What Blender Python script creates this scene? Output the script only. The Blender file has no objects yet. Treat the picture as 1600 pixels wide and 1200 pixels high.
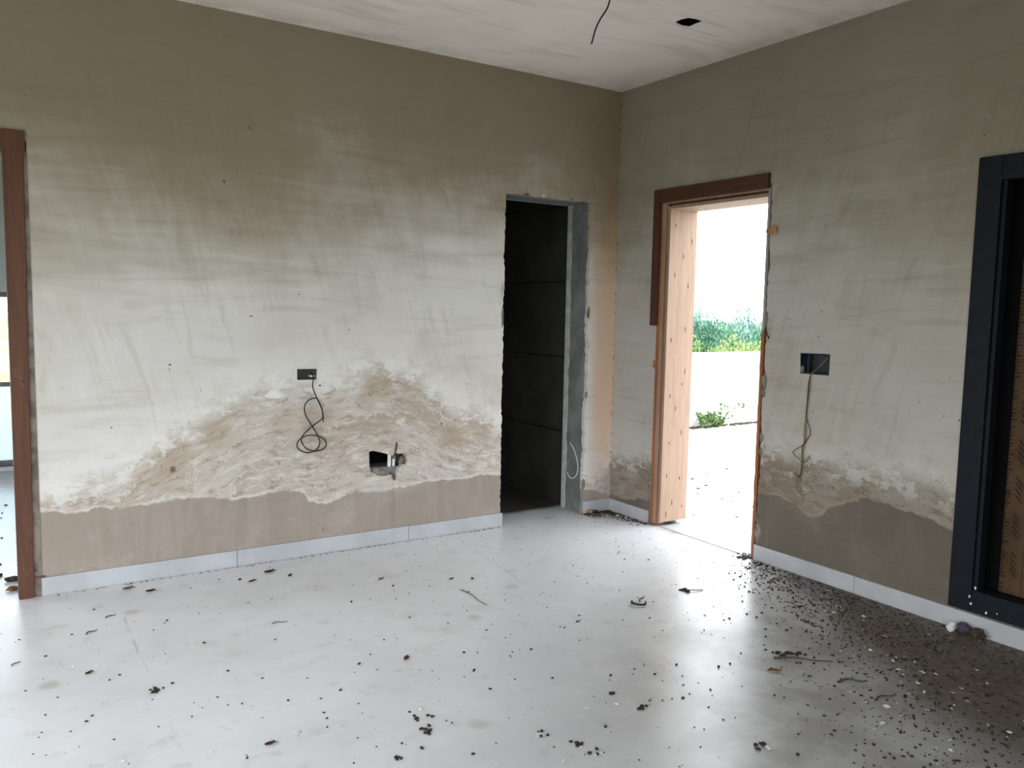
import bpy, bmesh, math, random
from mathutils import Vector, Matrix, noise as mnoise

scene = bpy.context.scene
COL = scene.collection
R = random.Random(11)

# ------------------------------------------------------------------ camera
CAM = Vector((-3.6438, -4.3426, 1.4))
RT = Vector((0.84008901, -0.542103, 0.0193593))
UP = Vector((0.03454593, 0.08908341, 0.9954249))
FW = Vector((0.54134742, 0.83557674, -0.09356545))
FPX = 1277.67
cd = bpy.data.cameras.new('camera')
cd.sensor_width = 36.0
cd.lens = FPX / 1600 * 36.0
cd.clip_start = 0.05
cd.clip_end = 400
cam = bpy.data.objects.new('camera', cd)
COL.objects.link(cam)
cam.matrix_world = Matrix(((RT.x, UP.x, -FW.x, CAM.x), (RT.y, UP.y, -FW.y, CAM.y),
                           (RT.z, UP.z, -FW.z, CAM.z), (0, 0, 0, 1)))
scene.camera = cam

# ------------------------------------------------------------------ sky, exposure
world = bpy.data.worlds.new('overcast_sky')
scene.world = world
world.use_nodes = True
bgn = world.node_tree.nodes['Background']
bgn.inputs['Color'].default_value = (0.92, 0.96, 1.0, 1)
bgn.inputs['Strength'].default_value = 6.9
scene.view_settings.view_transform = 'Standard'
scene.view_settings.look = 'None'
scene.view_settings.exposure = 0.0
scene.view_settings.gamma = 1.0
scene.view_settings.use_curve_mapping = False
scene.cycles.max_bounces = 8
scene.cycles.diffuse_bounces = 5
scene.cycles.glossy_bounces = 4
scene.cycles.transmission_bounces = 6
scene.cycles.caustics_reflective = False
scene.cycles.caustics_refractive = False

# main dimensions (metres): corner of the two walls at the origin
H = 2.844            # ceiling
XW, YB = -5.2, -4.85  # far side wall, rear wall
BX0, BX1, BZ0, BZ1 = -5.0, -2.2, 0.0, 2.12   # wide doorway in the rear wall
SY0, SY1 = -3.3, -0.9  # unseen opening added in the side wall to brighten floor and left wall
SK = 0.0885          # skirting height

def portal(name, loc, rot, sx, sy):              # guides sky sampling through a wall opening
    l = bpy.data.lights.new(name, 'AREA')
    l.shape = 'RECTANGLE'; l.size = sx; l.size_y = sy
    l.cycles.is_portal = True
    o = bpy.data.objects.new(name, l); COL.objects.link(o)
    o.location = loc; o.rotation_euler = rot
portal('sky_portal', ((BX0+BX1)/2, YB-0.26, (BZ0+BZ1)/2), (math.pi/2, 0, 0), BX1-BX0, BZ1-BZ0)
portal('sky_portal', (XW-.26, (SY0+SY1)/2, BZ1/2), (math.pi/2, 0, -math.pi/2), SY1-SY0, BZ1)
portal('sky_portal', (XW-.26, 1.7, 1.05), (math.pi/2, 0, -math.pi/2), 2.0, 2.1)
portal('sky_portal', (0.26, -0.88, 1.03), (math.pi/2, 0, math.pi/2), 0.8, 2.06)
portal('sky_portal', (-4.0, 3.26, 0.77), (-math.pi/2, 0, 0), 1.8, 1.34)

# ------------------------------------------------------------------ helpers
def pix(x, y):
    return FW + RT*((x-800)/FPX) - UP*((y-600)/FPX)
def on_floor(x, y, z=0.0):
    d = pix(x, y); return CAM + d*((z-CAM.z)/d.z)

def tag(o, label=None, cat=None, group=None, kind=None):
    if label: o['label'] = label
    if cat: o['category'] = cat
    if group: o['group'] = group
    if kind: o['kind'] = kind
    return o

def link(name, me, mat, parent=None):
    o = bpy.data.objects.new(name, me); COL.objects.link(o)
    if mat is not None and not me.materials: me.materials.append(mat)
    if parent: o.parent = parent
    return o

def finish(bm, name, mat, parent=None, smooth=False):
    bmesh.ops.recalc_face_normals(bm, faces=bm.faces)
    me = bpy.data.meshes.new(name); bm.to_mesh(me); bm.free()
    if smooth:
        for p in me.polygons: p.use_smooth = True
    return link(name, me, mat, parent)

def empty(name, loc=(0, 0, 0)):
    o = bpy.data.objects.new(name, None); COL.objects.link(o); o.location = loc
    o.empty_display_size = 0.1
    return o

def add_box(bm, a, b, bevel=0.0):
    x0, y0, z0 = a; x1, y1, z1 = b
    vs = [bm.verts.new(v) for v in ((x0,y0,z0),(x1,y0,z0),(x1,y1,z0),(x0,y1,z0),(x0,y0,z1),(x1,y0,z1),(x1,y1,z1),(x0,y1,z1))]
    fs = [bm.faces.new([vs[i] for i in f]) for f in ((0,3,2,1),(4,5,6,7),(0,1,5,4),(1,2,6,5),(2,3,7,6),(3,0,4,7))]
    if bevel:
        es = list({e for f in fs for e in f.edges})
        bmesh.ops.bevel(bm, geom=es, offset=bevel, segments=2, affect='EDGES', profile=0.6)

def box(name, a, b, mat, parent=None, bevel=0.0):
    bm = bmesh.new(); add_box(bm, a, b, bevel)
    return finish(bm, name, mat, parent)

def slab_bm(bm, loops, f, d0, d1):
    """flat plate with holes: loops of (u, v), first the outline; f(u, v, depth) -> xyz"""
    layers = []
    for d in (d0, d1):
        rings = []
        es = []
        for lp in loops:
            vs = [bm.verts.new(f(u, v, d)) for u, v in lp]
            rings.append(vs)
            for i in range(len(vs)):
                es.append(bm.edges.new((vs[i], vs[(i+1) % len(vs)])))
        bmesh.ops.triangle_fill(bm, use_beauty=True, use_dissolve=False, edges=es)
        layers.append(rings)
    for r0, r1 in zip(*layers):
        n = len(r0)
        for i in range(n):
            j = (i+1) % n
            try: bm.faces.new((r0[i], r0[j], r1[j], r1[i]))
            except ValueError: pass
def slab(name, loops, f, d0, d1, mat, parent=None):
    bm = bmesh.new(); slab_bm(bm, loops, f, d0, d1)
    return finish(bm, name, mat, parent)

fL = lambda u, v, d: (u, d, v)        # wall in the plane y = 0
fR = lambda u, v, d: (d, u, v)        # wall in the plane x = 0
fF = lambda u, v, d: (u, v, d)        # horizontal plates

def rect(a, b, c, d): return [(a, c), (b, c), (b, d), (a, d)]

def jag_v(u, z0, z1, n, amp, seed, side=1):
    n = int(n*1.6)
    """ragged vertical edge from z0 to z1; chips bite towards side"""
    r = random.Random(seed); pts = []
    for i in range(n+1):
        t = i/n
        a = (r.random()**3*.5+max(0, mnoise.noise(Vector((seed*7.3, t*(z1-z0)*5.5, 0))))*1.1)*amp if 0 < i < n else 0
        pts.append((u + side*a, z0+(z1-z0)*t))
    return pts
def jag_h(v, u0, u1, n, amp, seed, side=1):
    r = random.Random(seed); pts = []
    for i in range(n+1):
        t = i/n
        a = r.random()**3*amp if 0 < i < n else 0
        pts.append((u0+(u1-u0)*t, v+side*a))
    return pts

def smooth_path(pts, sub=5):
    P = [Vector(p) for p in pts]; out = []
    for i in range(len(P)-1):
        p0 = P[max(i-1, 0)]; p1 = P[i]; p2 = P[i+1]; p3 = P[min(i+2, len(P)-1)]
        for k in range(sub):
            t = k/sub
            out.append(0.5*((2*p1)+(p2-p0)*t+(2*p0-5*p1+4*p2-p3)*t*t+(3*p1-p0-3*p2+p3)*t**3))
    out.append(P[-1]); return out

def tube_bm(bm, path, rad, seg=8):
    rings = []; prev = None
    for i, p in enumerate(path):
        t = (path[min(i+1, len(path)-1)] - path[max(i-1, 0)]).normalized()
        if prev is None:
            n = t.orthogonal().normalized()
        else:
            n = (prev - t*prev.dot(t)).normalized()
        prev = n; b = t.cross(n)
        rr = rad(i/(len(path)-1)) if callable(rad) else rad
        rings.append([bm.verts.new(p + (n*math.cos(a)+b*math.sin(a))*rr) for a in (2*math.pi*k/seg for k in range(seg))])
    for a, b in zip(rings, rings[1:]):
        for k in range(seg):
            bm.faces.new((a[k], a[(k+1) % seg], b[(k+1) % seg], b[k]))
    bm.faces.new(rings[0][::-1]); bm.faces.new(rings[-1])
def tube(name, pts, rad, mat, parent=None, seg=8, sub=5):
    bm = bmesh.new(); tube_bm(bm, smooth_path(pts, sub), rad, seg)
    return finish(bm, name, mat, parent, smooth=True)

# ------------------------------------------------------------------ material helpers
class N:
    """small node-graph writer"""
    def __init__(self, name):
        self.m = bpy.data.materials.new(name); self.m.use_nodes = True
        self.t = self.m.node_tree; self.b = self.t.nodes['Principled BSDF']
        tc = self.t.nodes.new('ShaderNodeTexCoord')
        self.obj = tc.outputs['Object']
        s = self.t.nodes.new('ShaderNodeSeparateXYZ'); self.t.links.new(self.obj, s.inputs[0])
        self.x, self.y, self.z = s.outputs
    def put(self, sock, v):
        if isinstance(v, bpy.types.NodeSocket): self.t.links.new(v, sock)
        elif isinstance(v, (tuple, list)) and len(v) == 3 and sock.type == 'RGBA': sock.default_value = (*v, 1)
        else: sock.default_value = v
    def math(self, op, a, b=0.0, c=None, clamp=False):
        n = self.t.nodes.new('ShaderNodeMath'); n.operation = op; n.use_clamp = clamp
        self.put(n.inputs[0], a); self.put(n.inputs[1], b)
        if c is not None: self.put(n.inputs[2], c)
        return n.outputs[0]
    def add(self, a, b): return self.math('ADD', a, b)
    def sub(self, a, b): return self.math('SUBTRACT', a, b)
    def mul(self, a, b): return self.math('MULTIPLY', a, b)
    def mx(self, a, b): return self.math('MAXIMUM', a, b)
    def mn(self, a, b): return self.math('MINIMUM', a, b)
    def step(self, v, a, b, o0=0.0, o1=1.0):
        n = self.t.nodes.new('ShaderNodeMapRange'); n.interpolation_type = 'SMOOTHSTEP'; n.clamp = True
        self.put(n.inputs['Value'], v); n.inputs['From Min'].default_value = a; n.inputs['From Max'].default_value = b
        n.inputs['To Min'].default_value = o0; n.inputs['To Max'].default_value = o1
        return n.outputs['Result']
    def vec(self, x, y, z):
        n = self.t.nodes.new('ShaderNodeCombineXYZ')
        for i, v in enumerate((x, y, z)): self.put(n.inputs[i], v)
        return n.outputs[0]
    def noise(self, v, scale, detail=4, rough=0.55, dist=0.0):
        n = self.t.nodes.new('ShaderNodeTexNoise'); self.put(n.inputs['Vector'], v)
        n.inputs['Scale'].default_value = scale; n.inputs['Detail'].default_value = detail
        n.inputs['Roughness'].default_value = rough; n.inputs['Distortion'].default_value = dist
        return n.outputs['Fac']
    def voro(self, v, scale, feat='F1'):
        n = self.t.nodes.new('ShaderNodeTexVoronoi'); n.feature = feat; self.put(n.inputs['Vector'], v)
        n.inputs['Scale'].default_value = scale
        return n.outputs['Distance']
    def wave(self, v, scale, dist, detail=3, bands='X'):
        n = self.t.nodes.new('ShaderNodeTexWave'); n.bands_direction = bands; self.put(n.inputs['Vector'], v)
        n.inputs['Scale'].default_value = scale; n.inputs['Distortion'].default_value = dist
        n.inputs['Detail'].default_value = detail
        return n.outputs['Fac']
    def mix(self, f, a, b, mode='MIX'):
        n = self.t.nodes.new('ShaderNodeMix'); n.data_type = 'RGBA'; n.blend_type = mode
        self.put(n.inputs[0], f); self.put(n.inputs[6], a); self.put(n.inputs[7], b)
        return n.outputs[2]
    def curve(self, v, pts, v0, v1, lo, hi):
        """piecewise curve of v (range v0..v1) through pts, heights lo..hi"""
        n = self.t.nodes.new('ShaderNodeFloatCurve')
        c = n.mapping.curves[0]
        ps = sorted(((p[0]-v0)/(v1-v0), (p[1]-lo)/(hi-lo)) for p in pts)
        while len(c.points) < len(ps): c.points.new(0.5, 0.5)
        for q, p in zip(c.points, ps): q.location = p
        n.mapping.extend = 'HORIZONTAL'
        n.mapping.update()
        self.put(n.inputs['Value'], self.math('MULTIPLY_ADD', v, 1/(v1-v0), -v0/(v1-v0)))
        return self.math('MULTIPLY_ADD', n.outputs[0], hi-lo, lo)
    def out(self, col, rough=0.8, bump=None, bs=0.3, bd=0.01, spec=0.3, metal=0.0):
        self.put(self.b.inputs['Base Color'], col); self.put(self.b.inputs['Roughness'], rough)
        self.b.inputs['Specular IOR Level'].default_value = spec
        self.b.inputs['Metallic'].default_value = metal
        if bump is not None:
            n = self.t.nodes.new('ShaderNodeBump'); n.inputs['Strength'].default_value = bs
            n.inputs['Distance'].default_value = bd; self.put(n.inputs['Height'], bump)
            self.t.links.new(n.outputs[0], self.b.inputs['Normal'])
        return self.m

def plaster(name, axis, up_pts, lo_pts, v0, v1, tan_side=None, tint=None, coat_shade_amt=0.80, foot_tint=None, flake_tint=None, rim_amt=1.0):
    n = N(name)
    u = n.x if axis == 'X' else n.y
    z = n.z
    V = n.vec(u, z, 0.0)
    nA = n.noise(V, 0.9, 4, 0.6)
    nB = n.noise(V, 4.0, 5, 0.6)
    nC = n.noise(V, 26.0, 4, 0.6)
    # trowel marks: long sweeps and short curved strokes
    sweep = n.noise(n.vec(n.mul(u, 1.1), n.mul(z, 9.0), 0.3), 1.6, 4, 0.6, 0.8)
    stroke = n.noise(n.vec(n.mul(n.add(u, n.mul(z, 0.25)), 11.0), n.mul(z, 1.7), 1.7), 1.1, 4, 0.55, 1.6)
    sm = n.step(n.noise(V, 1.6, 2), 0.36, 0.56)
    zz = n.add(z, n.add(n.mul(n.sub(nB, 0.5), 0.10), n.mul(n.sub(nC, 0.5), 0.035)))
    up = n.curve(u, up_pts, v0, v1, 0.0, 1.3)
    lo = n.curve(u, lo_pts, v0, v1, 0.0, 1.3)
    dU = n.sub(zz, up); dL = n.sub(zz, lo)
    damp = n.step(n.add(dU, n.mul(n.sub(n.noise(V, 9.0, 3, 0.7), 0.5), 0.14)), 0.03, -0.09)
    smooth = n.step(n.add(dL, n.mul(n.sub(n.noise(V, 17.0, 5, 0.7), 0.5), 0.05)), 0.008, -0.010)
    # dry plaster
    dry = n.mix(n.step(nA, 0.36, 0.62), (0.64, 0.63, 0.615), (0.57, 0.545, 0.51))
    dry = n.mix(n.mul(n.step(sweep, 0.50, 0.70), 0.40), dry, (0.46, 0.415, 0.36))
    dry = n.mix(n.mul(n.step(sweep, 0.44, 0.30), 0.35), dry, (0.69, 0.675, 0.645))
    dry = n.mix(n.mul(n.mul(n.step(stroke, 0.55, 0.66), sm), 0.26), dry, (0.41, 0.37, 0.30))
    dry = n.mix(n.mul(n.mul(n.step(stroke, 0.44, 0.36), sm), 0.30), dry, (0.70, 0.68, 0.64))
    if tan_side is not None:
        m = n.step(n.add(u, n.mul(n.sub(nB, 0.5), 0.08)), tan_side-0.09, tan_side+0.09)
        dry = n.mix(n.mul(m, 0.92), dry, (0.70, 0.505, 0.365))
    # yellowish bare cement towards the top, also painted darker for shade; ragged edge
    coat_shade = n.step(n.add(z, n.add(n.mul(n.sub(nA, 0.5), 1.5), n.add(n.mul(n.sub(sweep, 0.5), 0.35), n.mul(n.sub(stroke, 0.5), 0.2)))), 1.35, 2.35)
    dry = n.mix(n.mul(coat_shade, coat_shade_amt), dry, (0.225, 0.172, 0.108))
    # white bloom just above the tide line
    bloom = n.mul(n.step(dU, 0.30, 0.03), n.step(n.noise(V, 7.0, 4, 0.65), 0.36, 0.56))
    dry = n.mix(n.mul(bloom, 0.6), dry, (0.72, 0.705, 0.68))
    # flaking zone: peeled layers whose edges follow the tide line
    q = n.add(n.mul(dU, 7.0), n.add(n.mul(n.sub(nB, 0.5), 2.6), n.mul(n.sub(n.noise(V, 13.0, 4, 0.7), 0.5), 1.5)))
    fr = n.math('FRACT', q); lv = n.math('FLOOR', q)
    band = n.noise(n.vec(n.mul(u, 1.3), n.mul(lv, 2.7), 0.0), 1.0, 2)
    fine = n.noise(n.vec(n.mul(u, 4.2), n.add(n.mul(dU, 9.0), n.mul(z, 5.0)), 0.0), 2.2, 6, 0.72, 0.5)
    flake = n.mix(n.step(n.add(n.mul(band, 0.6), n.mul(fine, 0.4)), 0.40, 0.60), (0.43, 0.365, 0.305), (0.575, 0.535, 0.49))
    flake = n.mix(n.mul(n.step(fine, 0.52, 0.64), 0.6), flake, (0.72, 0.705, 0.68))
    flake = n.mix(n.mul(n.step(fine, 0.47, 0.36), 0.6), flake, (0.33, 0.265, 0.205))
    flake = n.mix(n.mul(n.step(fr, 0.16, 0.02), n.mul(n.step(n.noise(V, 6.0, 3), 0.42, 0.60), 0.65)), flake, (0.70, 0.675, 0.64))
    flake = n.mix(n.mul(n.mul(n.step(dU, -0.45, -0.10), n.step(n.noise(V, 2.4, 4, 0.6), 0.46, 0.60)), 0.55), flake, (0.40, 0.305, 0.215))
    # cracks along the layer edges, fine crazing and pits
    lip = n.mul(n.step(fr, 0.925, 0.975), n.step(n.noise(V, 11.0, 4, 0.7), 0.49, 0.56))
    Vd = n.vec(n.add(u, n.mul(nC, 0.03)), n.add(n.mul(z, 1.5), n.mul(nC, 0.03)), 0.0)
    crack = n.mul(n.step(n.voro(Vd, 34.0, 'DISTANCE_TO_EDGE'), 0.06, 0.012), n.mul(n.step(n.noise(V, 8.0, 4, 0.65), 0.59, 0.66), 0.7))
    pits = n.mul(n.step(n.noise(V, 75.0, 3, 0.7), 0.62, 0.69), n.step(n.noise(V, 6.0, 4), 0.50, 0.62))
    marks = n.mx(n.mx(crack, lip), n.mul(pits, 0.8))
    flake = n.mix(n.mul(marks, 0.62), flake, (0.11, 0.09, 0.075))
    dry = n.mix(n.mul(n.mul(n.step(dU, 0.16, 0.0), n.mx(crack, lip)), 0.55), dry, (0.16, 0.14, 0.12))
    nick = n.mul(n.step(n.noise(n.vec(n.mul(u, 55.0), n.mul(z, 11.0), 0.0), 1.0, 3, 0.6), 0.68, 0.74), n.step(n.noise(V, 1.9, 3), 0.50, 0.62))
    dry = n.mix(n.mul(nick, 0.55), dry, (0.15, 0.13, 0.11))
    seam = n.mul(n.step(n.add(u, n.mul(nC, .012)), -0.006, 0.004), n.step(n.noise(n.vec(0.0, n.mul(z, 23.0), 0.0), 1.0, 4, 0.7), 0.50, 0.60))
    dry = n.mix(n.mul(seam, 0.55), dry, (0.12, 0.10, 0.08))
    # smooth damp foot of the wall
    drip = n.noise(n.vec(n.mul(u, 9.0), n.mul(z, 1.2), 0.0), 1.4, 5, 0.6, 0.6)
    foot = n.mix(n.step(nA, 0.35, 0.65), (0.325, 0.278, 0.238), (0.29, 0.248, 0.21))
    foot = n.mix(n.mul(n.step(drip, 0.45, 0.65), 0.35), foot, (0.38, 0.345, 0.31))
    foot = n.mix(n.mul(n.step(nB, 0.52, 0.68), 0.3), foot, (0.26, 0.218, 0.182))
    if foot_tint: foot = n.mix(1.0, foot, foot_tint, 'MULTIPLY')
    rim = n.mul(n.step(dL, -0.004, 0.004), n.step(dL, 0.026, 0.006))
    flake = n.mix(n.mul(n.mul(rim, n.step(n.noise(V, 5.0, 3), 0.38, 0.55)), rim_amt), flake, (0.66, 0.62, 0.575))
    if flake_tint: flake = n.mix(1.0, flake, flake_tint, 'MULTIPLY')
    col = n.mix(damp, dry, flake)
    crust = n.mul(n.mul(n.step(dU, 0.07, 0.02), n.step(dU, -0.16, -0.06)), n.step(n.noise(n.vec(n.mul(u, 7.0), n.mul(z, 11.0), 0.0), 1.0, 4, 0.72), 0.50, 0.58))
    col = n.mix(n.mul(crust, 0.75), col, (0.74, 0.73, 0.71))
    col = n.mix(n.mul(smooth, n.step(n.noise(V, 1.7, 3), 0.30, 0.52, 0.62, 0.95)), col, foot)
    if tan_side is not None:
        du = n.math('ABSOLUTE', n.add(n.add(u, 1.64), n.mul(n.sub(nB, .5), .05)))
        ds = n.mul(n.mul(n.step(du, .055, .01), n.step(n.noise(n.vec(n.mul(u, 60.0), n.mul(z, 1.5), 0.0), 1.0, 3), .40, .58)), n.mul(n.step(z, .38, .33), n.step(z, .06, .2)))
        col = n.mix(n.mul(ds, 0.5), col, (0.22, 0.17, 0.135))
    # isolated specks all over the wall
    spk = n.mul(n.step(n.voro(V, 5.0), 0.028, 0.014), n.step(n.noise(V, 2.3, 2), 0.50, 0.6))
    col = n.mix(n.mul(spk, 0.8), col, (0.10, 0.085, 0.07))
    grain = n.noise(V, 120.0, 3, 0.7)
    col = n.mix(n.mul(n.sub(grain, 0.35), 0.35), col, (0.36, 0.31, 0.25))
    if tint: col = n.mix(1.0, col, tint, 'MULTIPLY')
    zone = n.mul(damp, n.sub(1.0, n.mul(smooth, 0.85)))
    h = n.add(n.mul(n.add(n.mul(fr, -0.8), n.mul(fine, 1.5)), zone), n.mul(sweep, 0.25))
    h = n.add(h, n.mul(stroke, n.mul(sm, 0.22)))
    h = n.sub(h, n.mul(marks, n.mul(zone, 0.5)))
    h = n.add(h, n.mul(grain, 0.10))
    h = n.sub(h, n.mul(smooth, 0.25))
    return n.out(col, 0.9, h, 0.55, 0.012, 0.15)

UPL = [(-3.6,.44),(-3.43,.486),(-3.32,.511),(-3.2,.562),(-3.07,.606),(-2.92,.697),(-2.67,.839),(-2.44,.949),(-2.2,.968),(-2.02,.991),(-1.87,1.03),(-1.71,1.048),(-1.55,1.007),(-1.38,.886),(-1.2,.769),(-.92,.706),(-.3,.34),(-.2,.26),(0,.42)]
LOL = [(-3.6,.4),(-3.43,.40),(-3.31,.367),(-3.2,.384),(-2.92,.385),(-2.8,.398),(-2.6,.376),(-2.2,.352),(-2.15,.306),(-2.02,.288),(-1.9,.316),(-1.62,.327),(-1.2,.338),(-.91,.327),(-.3,.2),(0,.1)]
UPR = [(-3.2,.5),(-2.6,.58),(-2.39,.607),(-2.27,.657),(-2.04,.638),(-1.87,.651),(-1.72,.652),(-1.52,.633),(-1.35,.641),(-1.0,.55),(-.4,.431),(0,.402)]
LOR = [(-3.2,.4),(-2.4,.428),(-2.25,.463),(-2.18,.479),(-2.05,.497),(-1.88,.457),(-1.77,.414),(-1.64,.33),(-1.54,.37),(-1.36,.391),(-1.0,.3),(-.4,.161),(0,.101)]
M = {}
M['plaster_l'] = plaster('stained_plaster_left', 'X', UPL, LOL, -3.6, 0.0, -0.17)
M['plaster_r'] = plaster('stained_plaster_right', 'Y', UPR, LOR, -3.2, 0.0, None, (0.71, 0.695, 0.66), 0.5, (0.60, 0.60, 0.59), (0.72, 0.71, 0.69), 0.45)  # greyer plaster, also tinted darker for the weaker light on this wall

n = N('bare_concrete')
c = n.mix(n.step(n.noise(n.obj, 5, 5), .35, .65), (0.138, 0.148, 0.147), (0.22, 0.23, 0.226))
c = n.mix(n.mul(n.step(n.noise(n.obj, 22, 4, .7), .58, .7), .5), c, (0.07, 0.072, 0.07))
M['concrete'] = n.out(c, 0.9, n.noise(n.obj, 40, 4), 0.4, 0.01, 0.2)

n = N('shade_dark_cement')
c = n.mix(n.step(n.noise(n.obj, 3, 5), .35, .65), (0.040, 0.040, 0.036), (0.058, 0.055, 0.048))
M['shade_cement'] = n.out(c, 0.95, n.noise(n.obj, 25, 4), 0.4, 0.01, 0.1)  # bare cement, coloured far darker so the unlit room reads as shade

n = N('grey_mortar')
c = n.mix(n.step(n.noise(n.obj, 18, 5), .35, .65), (0.42, 0.42, 0.40), (0.55, 0.55, 0.52))
M['mortar'] = n.out(c, 0.9, n.noise(n.obj, 60, 4), 0.5, 0.01, 0.15)

n = N('grey_rubble')
c = n.mix(n.step(n.noise(n.obj, 30, 5), .35, .65), (0.16, 0.15, 0.135), (0.27, 0.255, 0.23))
M['grey_rubble'] = n.out(c, 0.95, n.noise(n.obj, 80, 4), 0.6, 0.01, 0.1)

n = N('brown_mortar')
c = n.mix(n.step(n.noise(n.obj, 14, 5), .35, .65), (0.13, 0.105, 0.085), (0.24, 0.205, 0.17))
M['brown_mortar'] = n.out(c, 0.9, n.noise(n.obj, 60, 4), 0.6, 0.01, 0.15)

n = N('plain_plaster')
c = n.mix(n.step(n.noise(n.obj, 1.5, 5), .35, .65), (0.50, 0.47, 0.41), (0.58, 0.55, 0.50))
M['plain'] = n.out(c, 0.9, n.noise(n.obj, 9, 5), 0.3, 0.01, 0.15)

n = N('pale_blue_plaster')
c = n.mix(n.step(n.noise(n.obj, 1.5, 5), .35, .65), (0.40, 0.43, 0.44), (0.48, 0.50, 0.50))
M['blue_plaster'] = n.out(c, 0.9, n.noise(n.obj, 9, 5), 0.3, 0.01, 0.15)

n = N('raw_brown_cement')
c = n.mix(n.step(n.noise(n.obj, 1.5, 5), .35, .65), (0.20, 0.175, 0.14), (0.26, 0.23, 0.19))
M['bounce_dimming_wall'] = n.out(c, 0.9, None, spec=0.15)  # unseen walls coloured dark to cut the light bounced into the room

# ceiling: white putty with faint rubbed bands
n = N('ceiling_putty')
V = n.vec(n.x, n.y, 0.0)
w = n.noise(n.vec(n.mul(n.x, 1.0), n.mul(n.y, 5.0), 0.0), 1.3, 5, .6, .5)
c = n.mix(n.step(n.noise(V, 1.4, 5, .6), .35, .66), (0.87, 0.81, 0.765), (0.80, 0.735, 0.68))
c = n.mix(n.mul(n.step(w, .5, .68), .35), c, (0.50, 0.475, 0.44))
c = n.mix(n.mul(n.step(n.noise(n.vec(n.mul(n.x, .6), n.mul(n.y, 16), 2.0), 1.5, 4, .6), .64, .72), .5), c, (0.36, 0.35, 0.34))
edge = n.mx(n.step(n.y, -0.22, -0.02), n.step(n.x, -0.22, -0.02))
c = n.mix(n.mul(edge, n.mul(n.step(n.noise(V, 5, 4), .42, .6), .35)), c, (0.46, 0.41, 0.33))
M['ceiling'] = n.out(c, 0.85, w, 0.15, 0.01, 0.2)

# floor screed: pale, faint polish, a mud film by the right-hand wall, joints
n = N('pale_floor_screed')
V = n.vec(n.x, n.y, 0.0)
nA = n.noise(V, 1.1, 5, .6); nB = n.noise(V, 5.0, 5, .6); nC = n.noise(V, 38.0, 4, .6)
c = n.mix(n.step(nA, .35, .65), (0.71, 0.73, 0.765), (0.635, 0.65, 0.675))
c = n.mix(n.mul(n.step(nB, .52, .70), .35), c, (0.53, 0.52, 0.50))
c = n.mix(n.mul(n.step(n.noise(V, 2.7, 6, .7), .42, .30), .5), c, (0.765, 0.785, 0.815))
stain = n.mul(n.step(n.voro(n.vec(n.add(n.x, n.mul(nC, .03)), n.y, 0.0), 3.6), .20, .04), n.step(n.noise(V, 2.2, 3), .44, .60))
c = n.mix(n.mul(stain, .6), c, (0.38, 0.34, 0.285))
c = n.mix(n.mul(n.step(n.noise(V, 8.0, 5, .7), .56, .72), .45), c, (0.45, 0.42, 0.375))
fine = n.step(n.noise(V, 90, 3, .7), .66, .74)
c = n.mix(n.mul(fine, .35), c, (0.33, 0.31, 0.28))
j1 = n.math('ABSOLUTE', n.sub(n.add(n.x, n.add(n.mul(n.y, -.115), n.mul(n.sub(nB, .5), .09))), -1.262))
j2 = n.math('ABSOLUTE', n.sub(n.add(n.x, n.mul(n.sub(nB, .5), .05)), -3.165))
jm = n.mx(n.step(j1, .006, .001), n.mul(n.step(j2, .008, .001), n.step(n.noise(V, 4, 3), .42, .55)))
c = n.mix(n.mul(n.mul(jm, n.step(n.noise(V, 3.1, 3), .40, .58)), .45), c, (0.30, 0.285, 0.26))
bx = n.curve(n.y, [(-4.5,-1.5),(-3.6,-1.35),(-3.08,-1.0),(-2.81,-.95),(-2.57,-.76),(-2.3,-.66),(-2.06,-.40),(-1.73,-.22),(-1.46,-.10),(-1.2,-.02),(-.6,-.04),(-.35,-.05),(-.1,-.2),(0,-.25)], -4.5, 0.0, -1.6, 0.0)
dd = n.sub(n.add(n.x, n.add(n.mul(n.sub(nB, .5), .45), n.mul(n.sub(nC, .5), .14))), bx)
mud = n.mul(n.mul(n.step(dd, -.06, .26), n.step(n.noise(V, 9.0, 6, .75), .34, .52, .74, 1.0)), n.step(n.x, 0.24, 0.10))
c = n.mix(n.mul(mud, .93), c, n.mix(n.step(nC, .4, .6), (0.085, 0.065, 0.05), (0.15, 0.12, 0.095)))
# inside the unlit back room the bare cement is coloured darker for shade
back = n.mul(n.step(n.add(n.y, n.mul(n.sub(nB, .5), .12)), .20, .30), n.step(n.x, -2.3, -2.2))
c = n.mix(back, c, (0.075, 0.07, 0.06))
c = n.mix(n.mul(n.step(dd, -2.3, -.5), n.mul(n.step(n.add(n.y, n.mul(nB, .6)), -.9, -2.0), .9)), c, n.mix(n.step(nB, .38, .62), (0.215, 0.21, 0.20), (0.33, 0.33, 0.325)))  # grey dust film, also darkened in colour where the light falls off
c = n.mix(n.mul(mud, .93), c, n.mix(n.step(nC, .4, .6), (0.085, 0.065, 0.05), (0.15, 0.12, 0.095)))
rough = n.add(n.step(nA, .35, .65, .27, .38), n.mul(mud, .25))
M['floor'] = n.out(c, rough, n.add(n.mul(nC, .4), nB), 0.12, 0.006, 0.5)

n = N('pale_stone_skirting')
c = n.mix(n.step(n.noise(n.obj, 4, 5), .35, .65), (0.46, 0.48, 0.505), (0.40, 0.415, 0.435))
c = n.mix(n.mul(n.step(n.noise(n.obj, 16, 5, .7), .58, .7), .5), c, (0.42, 0.42, 0.41))
c = n.mix(n.mul(n.step(n.add(n.z, n.mul(n.noise(n.obj, 14, 4), .03)), .030, .012), .6), c, (0.36, 0.34, 0.31))
M['skirting'] = n.out(c, 0.55, n.noise(n.obj, 30, 4), 0.15, 0.005, 0.4)

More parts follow.
